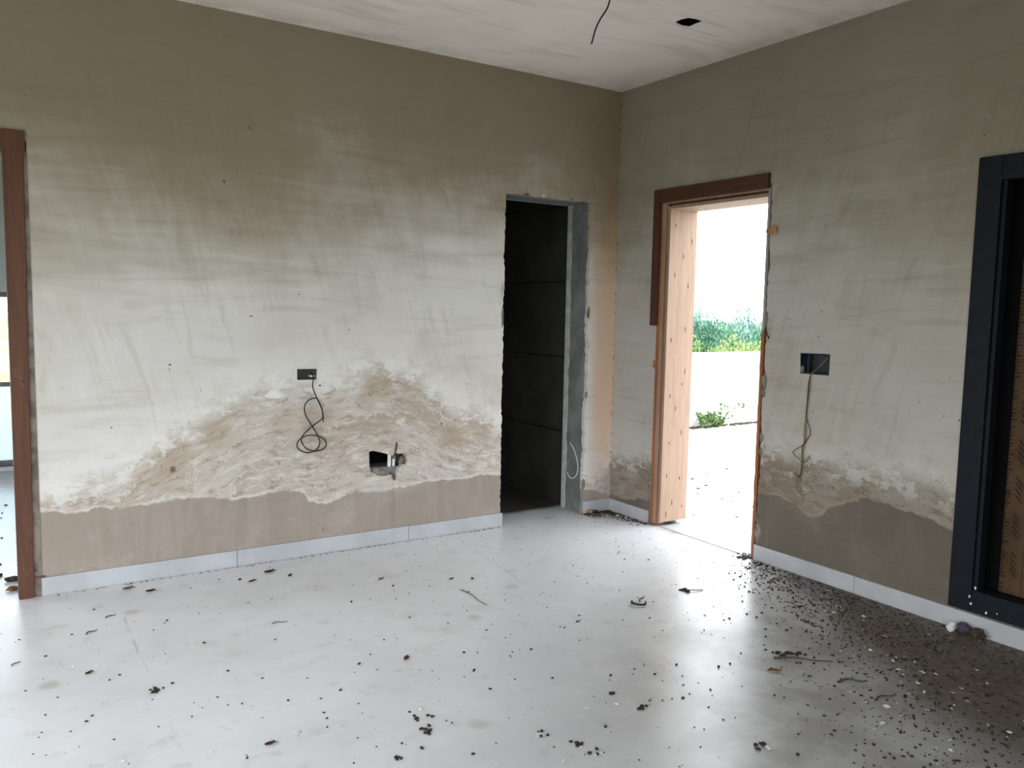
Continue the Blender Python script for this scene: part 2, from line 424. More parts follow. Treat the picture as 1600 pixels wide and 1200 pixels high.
def wood(name, a, b, ds=(0.10, 0.07, 0.05), axis='Z', rough=0.6):
    n = N(name)
    s = {'Z': (26.0, 26.0, 1.6), 'Y': (26.0, 1.6, 26.0), 'X': (1.6, 26.0, 26.0)}[axis]
    V = n.vec(n.mul(n.x, s[0]), n.mul(n.y, s[1]), n.mul(n.z, s[2]))
    g = n.noise(V, 1.6, 6, .65, .6)
    c = n.mix(n.step(g, .36, .64), a, b)
    c = n.mix(n.mul(n.step(n.noise(n.obj, 9, 4, .7), .58, .72), .4), c, ds)
    return n.out(c, rough, g, 0.25, 0.004, 0.35)
M['wood_l'] = wood('brown_door_post_wood', (0.115, 0.046, 0.024), (0.085, 0.032, 0.017), (0.17, 0.10, 0.065))
M['casing'] = wood('dark_brown_casing_wood', (0.085, 0.033, 0.019), (0.058, 0.023, 0.014))
M['casing_h'] = wood('dark_brown_casing_head', (0.085, 0.033, 0.019), (0.058, 0.023, 0.014), axis='Y')
M['post'] = wood('orange_brown_post_wood', (0.36, 0.135, 0.055), (0.25, 0.09, 0.04), (0.12, 0.07, 0.05))
M['bead'] = wood('pale_rebate_wood', (0.36, 0.23, 0.16), (0.30, 0.185, 0.125), (0.22, 0.13, 0.08))
M['lining'] = wood('pinkish_lining_board', (0.36, 0.245, 0.175), (0.30, 0.20, 0.14), (0.26, 0.16, 0.105))
M['grey_wood'] = wood('weathered_grey_wood', (0.34, 0.32, 0.32), (0.24, 0.22, 0.22), (0.16, 0.12, 0.1))

def plain(name, col, rough=0.6, spec=0.3, metal=0.0, var=0.15, sc=20):
    n = N(name)
    dk = tuple(v*(1-var*2) for v in col)
    c = n.mix(n.step(n.noise(n.obj, sc, 4), .4, .65), col, dk)
    return n.out(c, rough, None, spec=spec, metal=metal)
M['navy'] = plain('navy_painted_frame', (0.006, 0.009, 0.015), 0.6, 0.2)
M['black'] = plain('recess_shade_black', (0.004, 0.004, 0.004), 0.9, 0.1)  # flat black in place of deep shade in holes and reveals
M['card'] = plain('brown_cardboard', (0.095, 0.056, 0.029), 0.8, 0.2, sc=8)
M['print'] = plain('dark_print', (0.035, 0.022, 0.015), 0.8, 0.2)
M['cable'] = plain('black_cable_rubber', (0.015, 0.013, 0.012), 0.5, 0.4)
M['wire_y'] = plain('yellow_wire', (0.36, 0.26, 0.10), 0.5, 0.4)
M['wire_b'] = plain('brown_wire', (0.14, 0.10, 0.06), 0.5, 0.4)
M['pvc'] = plain('white_pvc', (0.80, 0.80, 0.78), 0.4, 0.5, var=0.04)
M['rust'] = plain('rusty_metal', (0.12, 0.07, 0.04), 0.7, 0.4, var=0.3, sc=60)
M['tin'] = plain('dull_tin', (0.10, 0.095, 0.085), 0.5, 0.5, 0.4)
M['box_navy'] = plain('dark_blue_box', (0.020, 0.028, 0.038), 0.45, 0.5, sc=40)
M['tape'] = plain('brown_tape', (0.42, 0.20, 0.09), 0.4, 0.5)
M['nail'] = plain('dark_nail_head', (0.05, 0.03, 0.025), 0.6, 0.4)
M['chalk'] = plain('white_chalk', (0.72, 0.74, 0.74), 0.9, 0.1, sc=200)
M['dropping'] = plain('dark_dropping', (0.040, 0.034, 0.030), 0.85, 0.2, var=0.3, sc=90)
M['crumb'] = plain('dirt_crumb', (0.075, 0.058, 0.045), 0.9, 0.15, var=0.3, sc=50)
M['pale'] = plain('pale_shell', (0.68, 0.67, 0.63), 0.7, 0.3, var=0.12, sc=70)
M['twig'] = plain('dry_twig', (0.075, 0.052, 0.035), 0.85, 0.2, sc=60)
M['leaf_dry'] = plain('dry_brown_leaf', (0.16, 0.085, 0.040), 0.8, 0.2, sc=60)
M['leaf_tan'] = plain('dry_tan_leaf', (0.36, 0.22, 0.10), 0.8, 0.2, sc=60)
M['purple'] = plain('purple_scrap', (0.060, 0.050, 0.085), 0.6, 0.3)
M['white_lump'] = plain('white_lump', (0.72, 0.72, 0.70), 0.8, 0.2, var=.06)
M['alu'] = plain('grey_window_metal', (0.16, 0.145, 0.15), 0.5, 0.4)
M['bark'] = plain('bark', (0.10, 0.075, 0.055), 0.9, 0.1)

def leafmat(name, a, b):
    n = N(name)
    c = n.mix(n.step(n.noise(n.obj, 1.4, 4), .38, .62), a, b)
    return n.out(c, 0.75, None, spec=0.2)
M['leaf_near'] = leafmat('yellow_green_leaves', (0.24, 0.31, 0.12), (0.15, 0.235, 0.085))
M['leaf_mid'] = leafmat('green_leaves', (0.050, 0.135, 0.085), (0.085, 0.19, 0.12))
M['leaf_far'] = leafmat('haze_tinted_leaves', (0.14, 0.26, 0.215), (0.18, 0.30, 0.25))  # paler blue-green puts distance haze into the leaf colour
M['weed'] = leafmat('weed_leaves', (0.085, 0.15, 0.05), (0.13, 0.19, 0.07))

n = N('outdoor_ground')
c = n.mix(n.step(n.noise(n.obj, .35, 5), .38, .62), (0.22, 0.21, 0.13), (0.14, 0.17, 0.075))
M['ground'] = n.out(c, 0.95, None, spec=0.1)
n = N('sunbleached_terrace')
V = n.vec(n.x, n.y, 0.0)
c = n.mix(n.step(n.noise(V, 1.2, 5), .35, .65), (0.56, 0.55, 0.53), (0.48, 0.47, 0.44))
d = n.mul(n.step(n.noise(n.vec(n.mul(n.x, 1.0), n.mul(n.y, 2.2), 0), 2.6, 6, .75), .60, .70), .9)
c = n.mix(n.mul(d, n.step(n.y, 1.6, .4)), c, (0.15, 0.14, 0.12))
M['terrace'] = n.out(c, 0.9, n.noise(V, 30, 4), .3, .01, .15)
n = N('bounce_dimming_apron')
c = n.mix(n.step(n.noise(n.obj, 1.1, 5), .38, .62), (0.20, 0.20, 0.13), (0.14, 0.155, 0.085))
M['apron'] = n.out(c, 0.95, None, spec=0.1)  # unseen apron coloured dark green to dim and tint bounced light
n = N('whitewashed_wall')
c = n.mix(n.step(n.noise(n.obj, 2.0, 5), .35, .65), (0.66, 0.66, 0.64), (0.58, 0.58, 0.55))
c = n.mix(n.mul(n.step(n.noise(n.obj, 3.2, 4), .66, .74), .6), c, (0.28, 0.27, 0.23))
M['boundary'] = n.out(c, 0.9, None, spec=.15)
n = N('frosted_pane')
M['frost'] = n.out((0.50, 0.70, 0.74), 0.55, None, spec=.4)
n.b.inputs['Transmission Weight'].default_value = 0.85
n = N('clear_pane')
M['glass'] = n.out((0.95, 0.98, 1.0), 0.0, None, spec=.5)
n.b.inputs['Transmission Weight'].default_value = 1.0
n.b.inputs['IOR'].default_value = 1.05

# ------------------------------------------------------------------ the room shell
DL = (-0.900, -0.242)      # dark doorway in the left-hand wall
DH = 2.095
FLO = -3.462               # wall edge beside the brown door post
HOLE = [(-1.801,.556),(-1.775,.559),(-1.698,.537),(-1.651,.52),(-1.639,.541),(-1.62,.529),(-1.588,.53),(-1.556,.494),(-1.557,.461),(-1.596,.461),(-1.619,.434),(-1.631,.376),(-1.646,.369),(-1.662,.408),(-1.705,.402),(-1.751,.413),(-1.793,.439),(-1.799,.479)]
LBOX = [(-2.22,.984),(-2.111,.982),(-2.108,1.042),(-2.22,1.043)]
outline = [(XW, 0), (-4.45, 0), (-4.45, 2.10), (-3.452, 2.10), (-3.452, 1.2), (-3.452, 0)]
outline += jag_v(DL[0], 0.0, DH, 74, 0.018, 3, -1)
outline += jag_h(DH, DL[0], DL[1], 22, 0.012, 5, 1)[1:-1]
outline += [(u, v) for u, v in jag_v(DL[1]+0.002, DH, 0.0, 60, 0.022, 8, 1)]
outline += [(0, 0), (0, H), (XW, H)]
wl = slab('wall_left', [outline, HOLE, LBOX], fL, 0.0, 0.03, M['plaster_l'])
tag(wl, 'water-stained cement plaster wall holding the dark doorway', kind='structure')
core = [(XW, 0), (-4.45, 0), (-4.45, 2.10), (-3.452, 2.10), (-3.452, 0), (DL[0], 0), (DL[0], DH), (DL[1], DH), (DL[1], 0), (0, 0), (0, H), (XW, H)]
grow = lambda lp, k: [(sum(q[0] for q in lp)/len(lp)+(p[0]-sum(q[0] for q in lp)/len(lp))*k, sum(q[1] for q in lp)/len(lp)+(p[1]-sum(q[1] for q in lp)/len(lp))*k) for p in lp]
CH = [(-1.81,.565),(-1.56,.565),(-1.56,.45),(-1.81,.45)]
slab('masonry_core', [core, CH, rect(-2.215, -2.115, .986, 1.038)], fL, 0.03, 0.205, M['concrete'], wl)
box('cavity_shade', (-1.83, .17, .42), (-1.54, .19, .60), M['black'], wl)  # black plate standing in for the deep shade inside the hole
slab('back_plaster', [core], fL, 0.205, 0.235, M['plain'], wl)
# pale plaster lapping round the far edge of the jamb, with its ragged border
rr = random.Random(21)
lap = [(0.235, 0.0)] + [(0.190 - 0.020*mnoise.noise(Vector((k*.45, 3.1, 0))) - (0.012 if k in (24, 25, 35) else 0), k/50*DH) for k in range(51)] + [(0.235, DH)]
slab('plaster_lap', [lap], lambda u, v, d: (DL[1]-d, u, v), -0.001, 0.006, M['mortar'], wl)

# right-hand wall
DR = (-1.285, -0.425)      # outer doorway
WY = (-4.35, -2.44)        # dark window
RBOX = [(-1.528,1.188),(-1.712,1.192),(-1.711,1.081),(-1.535,1.078)]
outR = [(YB, 0), (DR[0]-.004, 0)]
outR += jag_v(DR[0]-.004, 0.0, 2.10, 66, 0.016, 31, -1)[1:]
outR += [(DR[1], 2.10)] + [(u, v) for u, v in jag_v(DR[1], 2.10, 0, 40, 0.012, 33, 1)][1:]
outR += [(0.03, 0), (0.03, H), (YB, H)]
WHOLE = rect(WY[0], WY[1], 0.11, 2.05)
wr = slab('wall_right', [outR, WHOLE, RBOX], fR, 0.0, 0.03, M['plaster_r'])
tag(wr, 'grey cement plaster wall with the bright outer doorway and dark window', kind='structure')
coreR = [(YB, 0), (DR[0], 0), (DR[0], 2.10), (DR[1], 2.10), (DR[1], 0), (0.235, 0), (0.235, H), (YB, H)]
slab('masonry_core', [coreR, rect(WY[0], WY[1], 0.11, 2.05), rect(-1.71, -1.53, 1.083, 1.186)], fR, 0.03, 0.23, M['concrete'], wr)

# rear wall with the wide opening that lights the room, and side wall with openings added for light
ob = [(XW-.23, 0), (BX0, 0), (BX0, BZ1), (BX1, BZ1), (BX1, 0), (0.23, 0), (0.23, H), (XW-.23, H)]
w = slab('wall_back', [ob], lambda u, v, d: (u, YB-d, v), 0.0, 0.23, M['bounce_dimming_wall'])
tag(w, 'plaster wall behind the viewer with a wide opening', kind='structure')
w = slab('wall_side', [[(YB-.23, 0), (SY0, 0), (SY0, BZ1), (SY1, BZ1), (SY1, 0), (.7, 0), (.7, 2.1), (2.7, 2.1), (2.7, 0), (3.2, 0), (3.2, H), (YB-.23, H)]], lambda u, v, d: (XW-d, u, v), 0.0, 0.23, M['bounce_dimming_wall'])  # both openings unseen, added to brighten the floor and the left back room
tag(w, 'raw cement wall on the far left side with unseen openings added for light', kind='structure')

# ceiling with its square fan-box hole
CHO = [(-.661,-1.181),(-.666,-1.228),(-.652,-1.268),(-.607,-1.279),(-.555,-1.272),(-.558,-1.219),(-.553,-1.177),(-.597,-1.167)]
ce = slab('ceiling', [[(XW-.23, YB-.23), (0.23, YB-.23), (0.23, 3.23), (XW-.23, 3.23)], CHO], fF, H, H+.12, M['ceiling'])
tag(ce, 'pale rubbed plaster ceiling with a small square hole', kind='structure')
box('fan_box', (-.70, -1.31, H+.115), (-.52, -1.13, H+.16), M['black'], ce)  # box and rim coloured black so the hole reads as shade
slab('fan_box_rim', [grow(CHO, 1.03), grow(CHO, .995)], fF, H+.004, H+.115, M['black'], ce)
box('roof_slab', (XW-.23, YB-.23, H+.16), (0.23, 3.23, H+.30), M['concrete'], ce)

# floor
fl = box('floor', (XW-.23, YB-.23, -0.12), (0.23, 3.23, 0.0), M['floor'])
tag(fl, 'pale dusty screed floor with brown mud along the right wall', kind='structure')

# rooms behind the left-hand wall
w = box('wall_between', (-2.55, 0.235, 0), (-2.3, 3.0, H), M['shade_cement']); tag(w, 'cement wall coloured dark for shade between the two back rooms', kind='structure')
pw = box('wall_dark_room', (-0.165, 0.235, 0), (0.23, 3.0, H), M['shade_cement'])
tag(pw, 'concrete side wall coloured dark for shade inside the unlit back room', kind='structure')
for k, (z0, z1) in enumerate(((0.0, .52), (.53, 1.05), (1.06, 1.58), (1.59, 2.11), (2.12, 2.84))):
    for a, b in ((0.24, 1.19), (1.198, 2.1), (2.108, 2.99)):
        box('concrete_panel', (-0.187, a, z0), (-0.160, b, z1), M['shade_cement'], pw, bevel=.003)
w = slab('wall_rear_rooms', [rect(XW-.23, 0.23, 0, H), rect(-4.95, -3.05, .10, 1.44)], lambda u, v, d: (u, 3.0+d, v), 0.0, 0.23, M['blue_plaster'])
tag(w, 'grey plaster wall of the back room seen past the brown door post', kind='structure')

# ------------------------------------------------------------------ skirting
def skirting(name, label, pieces):
    e = empty(name); tag(e, label, kind='structure')
    for a, b in pieces: box('skirting_slab', a, b, M['skirting'], e, bevel=.0025)
    return e
skirting('baseboard_left', 'pale grey stone skirting along the stained wall', [
    ((-3.452, -.014, 0), (-2.553, .004, SK)), ((-2.551, -.014, 0), (-1.553, .004, SK+.001)), ((-1.551, -.015, 0), (-.893, .004, SK)),
    ((-.236, -.012, 0), (.0, .004, SK-.004))])
skirting('baseboard_right', 'pale grey stone skirting under the dark window', [
    ((-.013, -.405, 0), (.004, -.013, SK-.004)), ((-.014, -1.93, 0), (.004, -1.292, SK)), ((-.014, -2.83, 0), (.004, -1.932, SK-.001)),
    ((-.014, -3.73, 0), (.004, -2.832, SK)), ((-.014, YB, 0), (.004, -3.732, SK))])

# ------------------------------------------------------------------ brown door frame at far left
d1 = empty('door_1', (-4.0, 0, 0)); tag(d1, 'brown wooden door frame at the left edge', kind='structure')
def prism(name, quad_bottom, quad_top, mat, parent, bevel=.003):
    bm = bmesh.new()
    b = [bm.verts.new(v) for v in quad_bottom]; t = [bm.verts.new(v) for v in quad_top]
    bm.faces.new(b[::-1]); bm.faces.new(t)
    for i in range(4): bm.faces.new((b[i], b[(i+1) % 4], t[(i+1) % 4], t[i]))
    if bevel: bmesh.ops.bevel(bm, geom=list(bm.edges), offset=bevel, segments=2, affect='EDGES')
    o = finish(bm, name, mat, parent)
    if parent: o.matrix_parent_inverse = parent.matrix_basis.inverted()
    return o
def child(o, p): o.parent = p; o.matrix_parent_inverse = p.matrix_basis.inverted(); return o
prism('post', [(-3.546,-.016,0),(-3.483,-.016,0),(-3.483,.10,0),(-3.546,.10,0)], [(-3.546,-.012,2.13),(-3.463,-.012,2.13),(-3.463,.10,2.13),(-3.546,.10,2.13)], M['wood_l'], d1)
prism('post', [(-4.45,-.014,0),(-4.37,-.014,0),(-4.37,.10,0),(-4.45,.10,0)], [(-4.45,-.012,2.13),(-4.37,-.012,2.13),(-4.37,.10,2.13),(-4.45,.10,2.13)], M['wood_l'], d1)
prism('head', [(-4.45,-.015,2.05),(-3.458,-.015,2.05),(-3.458,.10,2.05),(-4.45,.10,2.05)], [(-4.45,-.015,2.142),(-3.456,-.015,2.142),(-3.456,.10,2.142),(-4.45,.10,2.142)], M['wood_l'], d1)
prism('mortar_joint', [(-3.484,-.004,0),(-3.450,-.004,0),(-3.450,.09,0),(-3.484,.09,0)], [(-3.464,-.003,2.05),(-3.450,-.003,2.05),(-3.450,.09,2.05),(-3.464,.09,2.05)], M['brown_mortar'], d1, 0)
for x, z, s in ((-3.478, .13, .006), (-3.497, 1.02, .006), (-3.474, 1.45, .005), (-3.492, .27, .005)):
    bm = bmesh.new(); bmesh.ops.create_uvsphere(bm, u_segments=8, v_segments=5, radius=s)
    for v in bm.verts: v.co = Vector((v.co.x+x, v.co.y*.4-.0155, v.co.z*.8+z))
    child(finish(bm, 'nail', M['nail'], None, True), d1)
child(box('iron_lug', (-3.482, -.012, SK+.001), (-3.437, .0, SK+.008), M['rust'], None), d1)

# window of the far left room
w1 = empty('window_1', (-4.0, 3.05, .1)); tag(w1, 'dark-framed window in the back room beyond the brown post', kind='structure')
for a, b in (((-4.95,3.03,.10),(-3.05,3.10,.14)), ((-4.95,3.03,1.40),(-3.05,3.10,1.44)), ((-4.95,3.03,.14),(-4.90,3.10,1.40)), ((-3.10,3.03,.14),(-3.05,3.10,1.40)), ((-4.90,3.035,.715),(-3.10,3.095,.75))):
    child(box('frame_bar', a, b, M['alu'], None, .003), w1)
child(box('lower_pane', (-4.90, 3.06, .14), (-3.10, 3.066, .715), M['frost'], None), w1)
child(box('upper_pane', (-4.90, 3.06, .75), (-3.10, 3.066, 1.40), M['glass'], None), w1)
child(box('sill', (-5.0, 2.93, .075), (-3.0, 3.03, .10), M['skirting'], None, .003), w1)

# ------------------------------------------------------------------ outer door frame
d2 = empty('door_2', (0, -.85, 0)); tag(d2, 'wooden frame of the bright outer doorway, partly stripped', kind='structure')
def c2(name, a, b, mat, bevel=.002): return child(box(name, a, b, mat, None, bevel), d2)
# casing that still covers the head and the top of the left post
c2('casing', (-.022, -.432, 1.300), (-.001, -.372, 2.157), M['casing'], .004)
c2('casing_head', (-.022, -1.279, 2.075), (-.0005, -.4325, 2.157), M['casing_h'], .004)
# left post and its rebates
c2('post', (-.004, -.446, .005), (.06, -.418, 2.085), M['post'])
c2('rebate_strip', (-.006, -.478, .012), (.05, -.447, 2.066), M['bead'])
c2('groove', (.004, -.489, .012), (.05, -.4785, 2.05), M['post'], 0)
c2('lining_board', (-.002, -.512, .026), (.232, -.490, 2.046), M['lining'])
c2('backing', (.051, -.4895, .02), (.228, -.425, 2.04), M['concrete'], 0)
# head
c2('head_strip', (-.006, -1.272, 2.064), (.05, -.479, 2.0745), M['bead'])
c2('head_groove', (.004, -1.272, 2.051), (.05, -.490, 2.0635), M['casing_h'], 0)
c2('head_board', (.0, -1.268, 2.030), (.230, -.5125, 2.0505), M['lining'])
# right post: weathered above, broken reddish strip below
c2('weathered_post', (-.003, -1.2845, 1.30), (.12, -1.268, 2.075), M['grey_wood'])
bm = bmesh.new()
prof = [(-1.2845, 0.0)] + [(-1.2845, 1.3)] + [(-1.266+.004*mnoise.noise(Vector((k*.6, 9, 0))), 1.3-k*1.3/26) for k in range(27)]
slab_bm(bm, [prof], fR, -.004, .12); child(finish(bm, 'broken_post', M['post']), d2)
for Y, Z in ((.045,1.94),(.12,1.75),(.17,1.57),(.05,1.63),(.16,1.29),(.04,1.22),(.15,.93),(.05,.86),(.1,.78),(.16,.62),(.055,.55),(.045,.34),(.16,.31),(.1,.16),(.19,1.85),(.19,.12),(.05,.09),(.17,1.02)):
    bm = bmesh.new()
    zl = .012+.02*R.random()
    add_box(bm, (Y-.0022, -.5135, Z-zl), (Y+.0022, -.5115, Z+.004))
    child(finish(bm, 'nail_mark', M['nail']), d2)
bm = bmesh.new(); slab_bm(bm, [[(-1.270,1.855),(-1.330,1.872),(-1.345,1.862),(-1.338,1.845),(-1.348,1.828),(-1.318,1.822),(-1.270,1.832)]], fR, -.010, -.006)
child(finish(bm, 'tape_tab', M['tape']), d2)
child(tube('bent_nail', [(-.002,-1.295,1.315),(-.022,-1.305,1.31),(-.03,-1.325,1.285),(-.028,-1.34,1.255)], .0035, M['nail'], None, 6), d2)
child(tube('bent_nail', [(-.002,-1.30,1.30),(-.018,-1.315,1.28),(-.02,-1.335,1.262)], .0025, M['nail'], None, 6), d2)

def lump(name, loc, size, mat, seed, parent=None, sub=2):
    bm = bmesh.new(); bmesh.ops.create_icosphere(bm, subdivisions=sub, radius=1)
    for v in bm.verts:
        k = 1+.55*mnoise.noise(v.co*1.7+Vector((seed*3.1, seed, 0)))
        v.co = Vector((v.co.x*size[0]*k, v.co.y*size[1]*k, v.co.z*size[2]*k)) + Vector(loc)
    o = finish(bm, name, mat, None, False)
    if parent: child(o, parent)
    return o
for k, (y, z, a, b) in enumerate(((-1.300,1.02,.020,.045),(-1.296,.955,.014,.03),(-1.300,.70,.013,.03),(-1.298,.62,.012,.022),(-1.303,.155,.022,.05),(-1.296,.245,.012,.03),(-1.296,1.36,.010,.04),(-.412,1.05,.018,.03),(-.405,.30,.028,.05),(-.408,.22,.02,.06))):
    lump('mortar_lump', (0, y, z), (.008, a, b), M['post'] if k == 7 else (M['brown_mortar'] if k % 2 else M['grey_rubble']), k, wr)
# chips at the dark doorway edge
for k, (x, z, a, b) in enumerate(((-.232,1.37,.012,.04),(-.235,1.16,.014,.03),(-.232,.82,.012,.026),(-.236,.20,.013,.04),(-.915,1.5,.010,.05),(-.91,1.34,.008,.06),(-.75,2.105,.022,.008),(-.62,2.108,.016,.010),(-.40,2.106,.016,.010))):
    lump('plaster_chip', (x, .0, z), (a, .007, b), (M['brown_mortar'], M['mortar'], M['concrete'])[k % 3], 30+k, wl)
# pits, a peeled flake and a drip stain on the left-hand wall; pits on the right-hand one
PL = [(-2.867, 1.081), (-2.868, 1.058), (-3.137, 0.782), (-2.464, 1.327), (-3.447, 2.302), (-2.208, 1.446), (-2.092, 0.95), (-1.158, 0.925), (-2.461, 2.287), (-2.592, 2.007), (-1.601, 2.506), (-1.921, 1.257), (-1.332, 0.69), (-2.076, 0.14), (-2.347, 0.908), (-2.862, 0.552)]
PR = [(-1.384, 2.365), (-1.387, 2.304), (-1.609, 2.299), (-1.638, 1.849), (-1.647, 1.408), (-1.445, 1.367), (-1.636, 1.278), (-2.412, 2.24), (-2.412, 2.178), (-2.203, 0.998), (-2.321, 0.947), (-2.392, 0.936), (-1.626, 0.885)]
for k, (x, z) in enumerate(PL[:14]):
    lump('plaster_pit', (x, .001, z), (.005+.004*(k % 3 == 0), .003, .006+.008*(k in (8, 9, 12, 13))), M['brown_mortar'], 90+k, wl, 1)
lump('peeled_flake', (PL[14][0], .0, PL[14][1]), (.042, .006, .024), M['white_lump'], 111, wl, 2)
lump('dirt_spot', (PL[15][0], .001, PL[15][1]), (.014, .003, .02), M['brown_mortar'], 112, wl, 2)
for k, (y, z) in enumerate(PR):
    lump('plaster_pit', (.001, y, z), (.003, .005, .0065), M['brown_mortar'], 120+k, wr, 1)
# chalk mark on the jamb: a loop open at the left
pts = [(.150,.470),(.118,.445),(.085,.405),(.062,.355),(.052,.310),(.060,.270),(.085,.240),(.118,.225),(.150,.232),(.175,.255)]
tube('chalk_mark', [(DL[1]-.0015, y, z) for y, z in pts], .004, M['chalk'], wl, 6)

# ------------------------------------------------------------------ dark navy window in the right-hand wall
w2 = empty('window_2', (0, -3.4, .1)); tag(w2, 'dark navy window frame with cardboard-wrapped sash at the right edge', kind='structure')
def c3(name, a, b, mat, bevel=.003): return child(box(name, a, b, mat, None, bevel), w2)
Y0, Y1 = -4.39, -2.406
c3('frame_side', (-.016, -2.505, .096), (.055, Y1, 2.079), M['navy'], .004)
c3('frame_side', (-.016, Y0, .096), (.055, -4.29, 2.079), M['navy'], .004)
c3('frame_head', (-.0155, -4.29, 1.975), (.055, -2.505, 2.0785), M['navy'], .004)
c3('frame_sill', (-.0155, -4.29, .0965), (.055, -2.505, .195), M['navy'], .004)
c3('inner_stop', (.0, -2.523, .195), (.055, -2.505, 1.975), M['navy'], .002)
c3('track', (.055, -4.30, .110), (.20, -2.46, .178), M['navy'], .003)
c3('shade_reveal', (.055, -2.50, .178), (.20, -2.45, 2.04), M['black'], 0)  # reveal, stile and back board blackened to stand in for shadow
c3('shade_reveal_head', (.055, -4.30, 1.985), (.20, -2.50, 2.04), M['black'], 0)
c3('sash_stile', (.105, -2.555, .178), (.135, -2.50, 1.985), M['black'], .003)
c3('cardboard_cover', (.112, -2.648, .182), (.128, -2.5555, 1.985), M['card'], .002)
c3('cardboard_sheet', (.110, -4.28, .182), (.130, -2.650, 1.985), M['card'], .002)
c3('shade_back_board', (.18, -4.34, .12), (.20, -2.45, 2.03), M['black'], 0)
# print on the cardboard: hatch marks and a ragged dark border
zc = .28
while zc < 1.95:
    bm = bmesh.new()
    for k in range(4):
        z = zc + k*.026
        slab_bm(bm, [[(-2.600, z+.008), (-2.595, z+.024), (-2.618, z-.002), (-2.626, z-.018)]], fR, .1105, .1121)
    child(finish(bm, 'hatch_print', M['print']), w2)
    zc += .165
bm = bmesh.new()
rb = random.Random(5); z = .185
while z < 1.97:
    l = .006+.020*rb.random()
    slab_bm(bm, [[(-2.556, z), (-2.556, z+.012), (-2.556-l, z+.009), (-2.556-l, z+.004)]], fR, .1105, .1121)
    z += .012+.006*rb.random()
child(finish(bm, 'border_print', M['print']), w2)
for y, z, s in ((-2.515,.205,.009),(-2.50,.165,.007),(-2.508,.135,.008),(-2.575,.115,.007),(-2.535,.19,.006),(-2.62,.125,.005)):
    lump('paint_fleck', (-.0165 if z < .19 else -.002, y, z), (.002, s*.7, s), M['white_lump'], z*50, w2, 1)

# ------------------------------------------------------------------ socket boxes, cables, pipes
sb = empty('socket_box', (-2.165, 0, 1.01)); tag(sb, 'small rusty socket box sunk in the left wall, above the looped cable', 'socket box')
bm = bmesh.new()
slab_bm(bm, [rect(-2.2145, -2.1155, .9865, 1.0375)], fL, .05, .053); child(finish(bm, 'back_plate', M['tin']), sb)
for a, b in (((-2.2145,.004,.9865),(-2.1155,.05,.9885)), ((-2.2145,.004,1.0355),(-2.1155,.05,1.0375)), ((-2.2145,.004,.9885),(-2.2125,.05,1.0355)), ((-2.1175,.004,.9885),(-2.1155,.05,1.0355))):
    child(box('side_plate', a, b, M['tin'], None), sb)
child(box('fixing_lug', (-2.146,.006,.996), (-2.118,.03,1.008), M['mortar'], None, .002), sb)
child(box('fixing_lug', (-2.128,.008,1.012), (-2.118,.03,1.034), M['tin'], None, .002), sb)
CAB = [(-2.132,1.008),(-2.135,.991),(-2.139,.947),(-2.117,.889),(-2.092,.837),(-2.082,.795),(-2.089,.765),(-2.142,.727),(-2.187,.686),(-2.202,.653),(-2.177,.607),(-2.128,.589),(-2.079,.596),(-2.06,.622),(-2.082,.658),(-2.135,.677),(-2.187,.675),(-2.223,.644),(-2.218,.606),(-2.17,.582),(-2.121,.595),(-2.1,.632),(-2.11,.674),(-2.142,.73),(-2.176,.787),(-2.186,.834),(-2.169,.867),(-2.134,.881),(-2.11,.875),(-2.089,.83),(-2.08,.781),(-2.08,.747)]
pth = [(-2.13, .035, 1.012)] + [(x, .006 if i == 0 else -.008-.010*(.5+.5*math.sin(i*1.3)), z) for i, (x, z) in enumerate(CAB)]
tag(tube('cable', pth, .0033, M['cable']), 'black cable looped in a figure of eight on the left wall', 'cable')
for k, (x, r) in enumerate(((-1.657, .0112), (-1.629, .0090))):
    p = tube('water_pipe', [(x, .045, .30), (x+.001, .045, .42), (x+.003, .045, .50), (x+.004, .045, .62)], r, M['pvc'], None, 14)
    tag(p, ('thicker white plastic pipe inside the broken hole in the left wall', 'thinner white plastic pipe inside the broken hole in the left wall')[k], 'pipe')
for k, (x, y, z, s) in enumerate(((-1.755,.028,.428,(.045,.022,.026)),(-1.70,.03,.420,(.035,.02,.02)),(-1.578,.034,.478,(.022,.016,.028)),(-1.648,.026,.395,(.016,.016,.02)))):
    lump('broken_mortar', (x, y, z), s, M['grey_rubble'] if k < 2 else M['brown_mortar'], 50+k, wl)
tag(tube('iron_rod', [(-1.640,.02,.50),(-1.637,.006,.535),(-1.632,-.004,.565),(-1.630,-.004,.598)], .006, M['rust'], None, 7), 'short rusty rod sticking up from the broken hole', 'rod')

rbx = empty('junction_box', (0, -1.62, 1.13)); tag(rbx, 'dark blue junction box sunk in the right wall beside the outer door', 'junction box')
bm = bmesh.new(); slab_bm(bm, [rect(-1.7095, -1.5305, 1.084, 1.1855)], fR, .055, .058); child(finish(bm, 'back_plate', M['box_navy']), rbx)
for a, b in (((.003,-1.7095,1.084),(.055,-1.5305,1.086)), ((.003,-1.7095,1.1835),(.055,-1.5305,1.1855)), ((.003,-1.7095,1.086),(.055,-1.7075,1.1835)), ((.003,-1.5325,1.086),(.055,-1.5305,1.1835)), ((.02,-1.57,1.086),(.055,-1.566,1.1835))):
    child(box('side_plate', a, b, M['box_navy'], None), rbx)
W1 = [(-1.61,1.078),(-1.606,1.012),(-1.596,.943),(-1.593,.875),(-1.582,.805),(-1.583,.746),(-1.595,.713),(-1.582,.651),(-1.58,.599),(-1.568,.545),(-1.55,.507),(-1.556,.456),(-1.602,.413),(-1.572,.398),(-1.522,.361)]
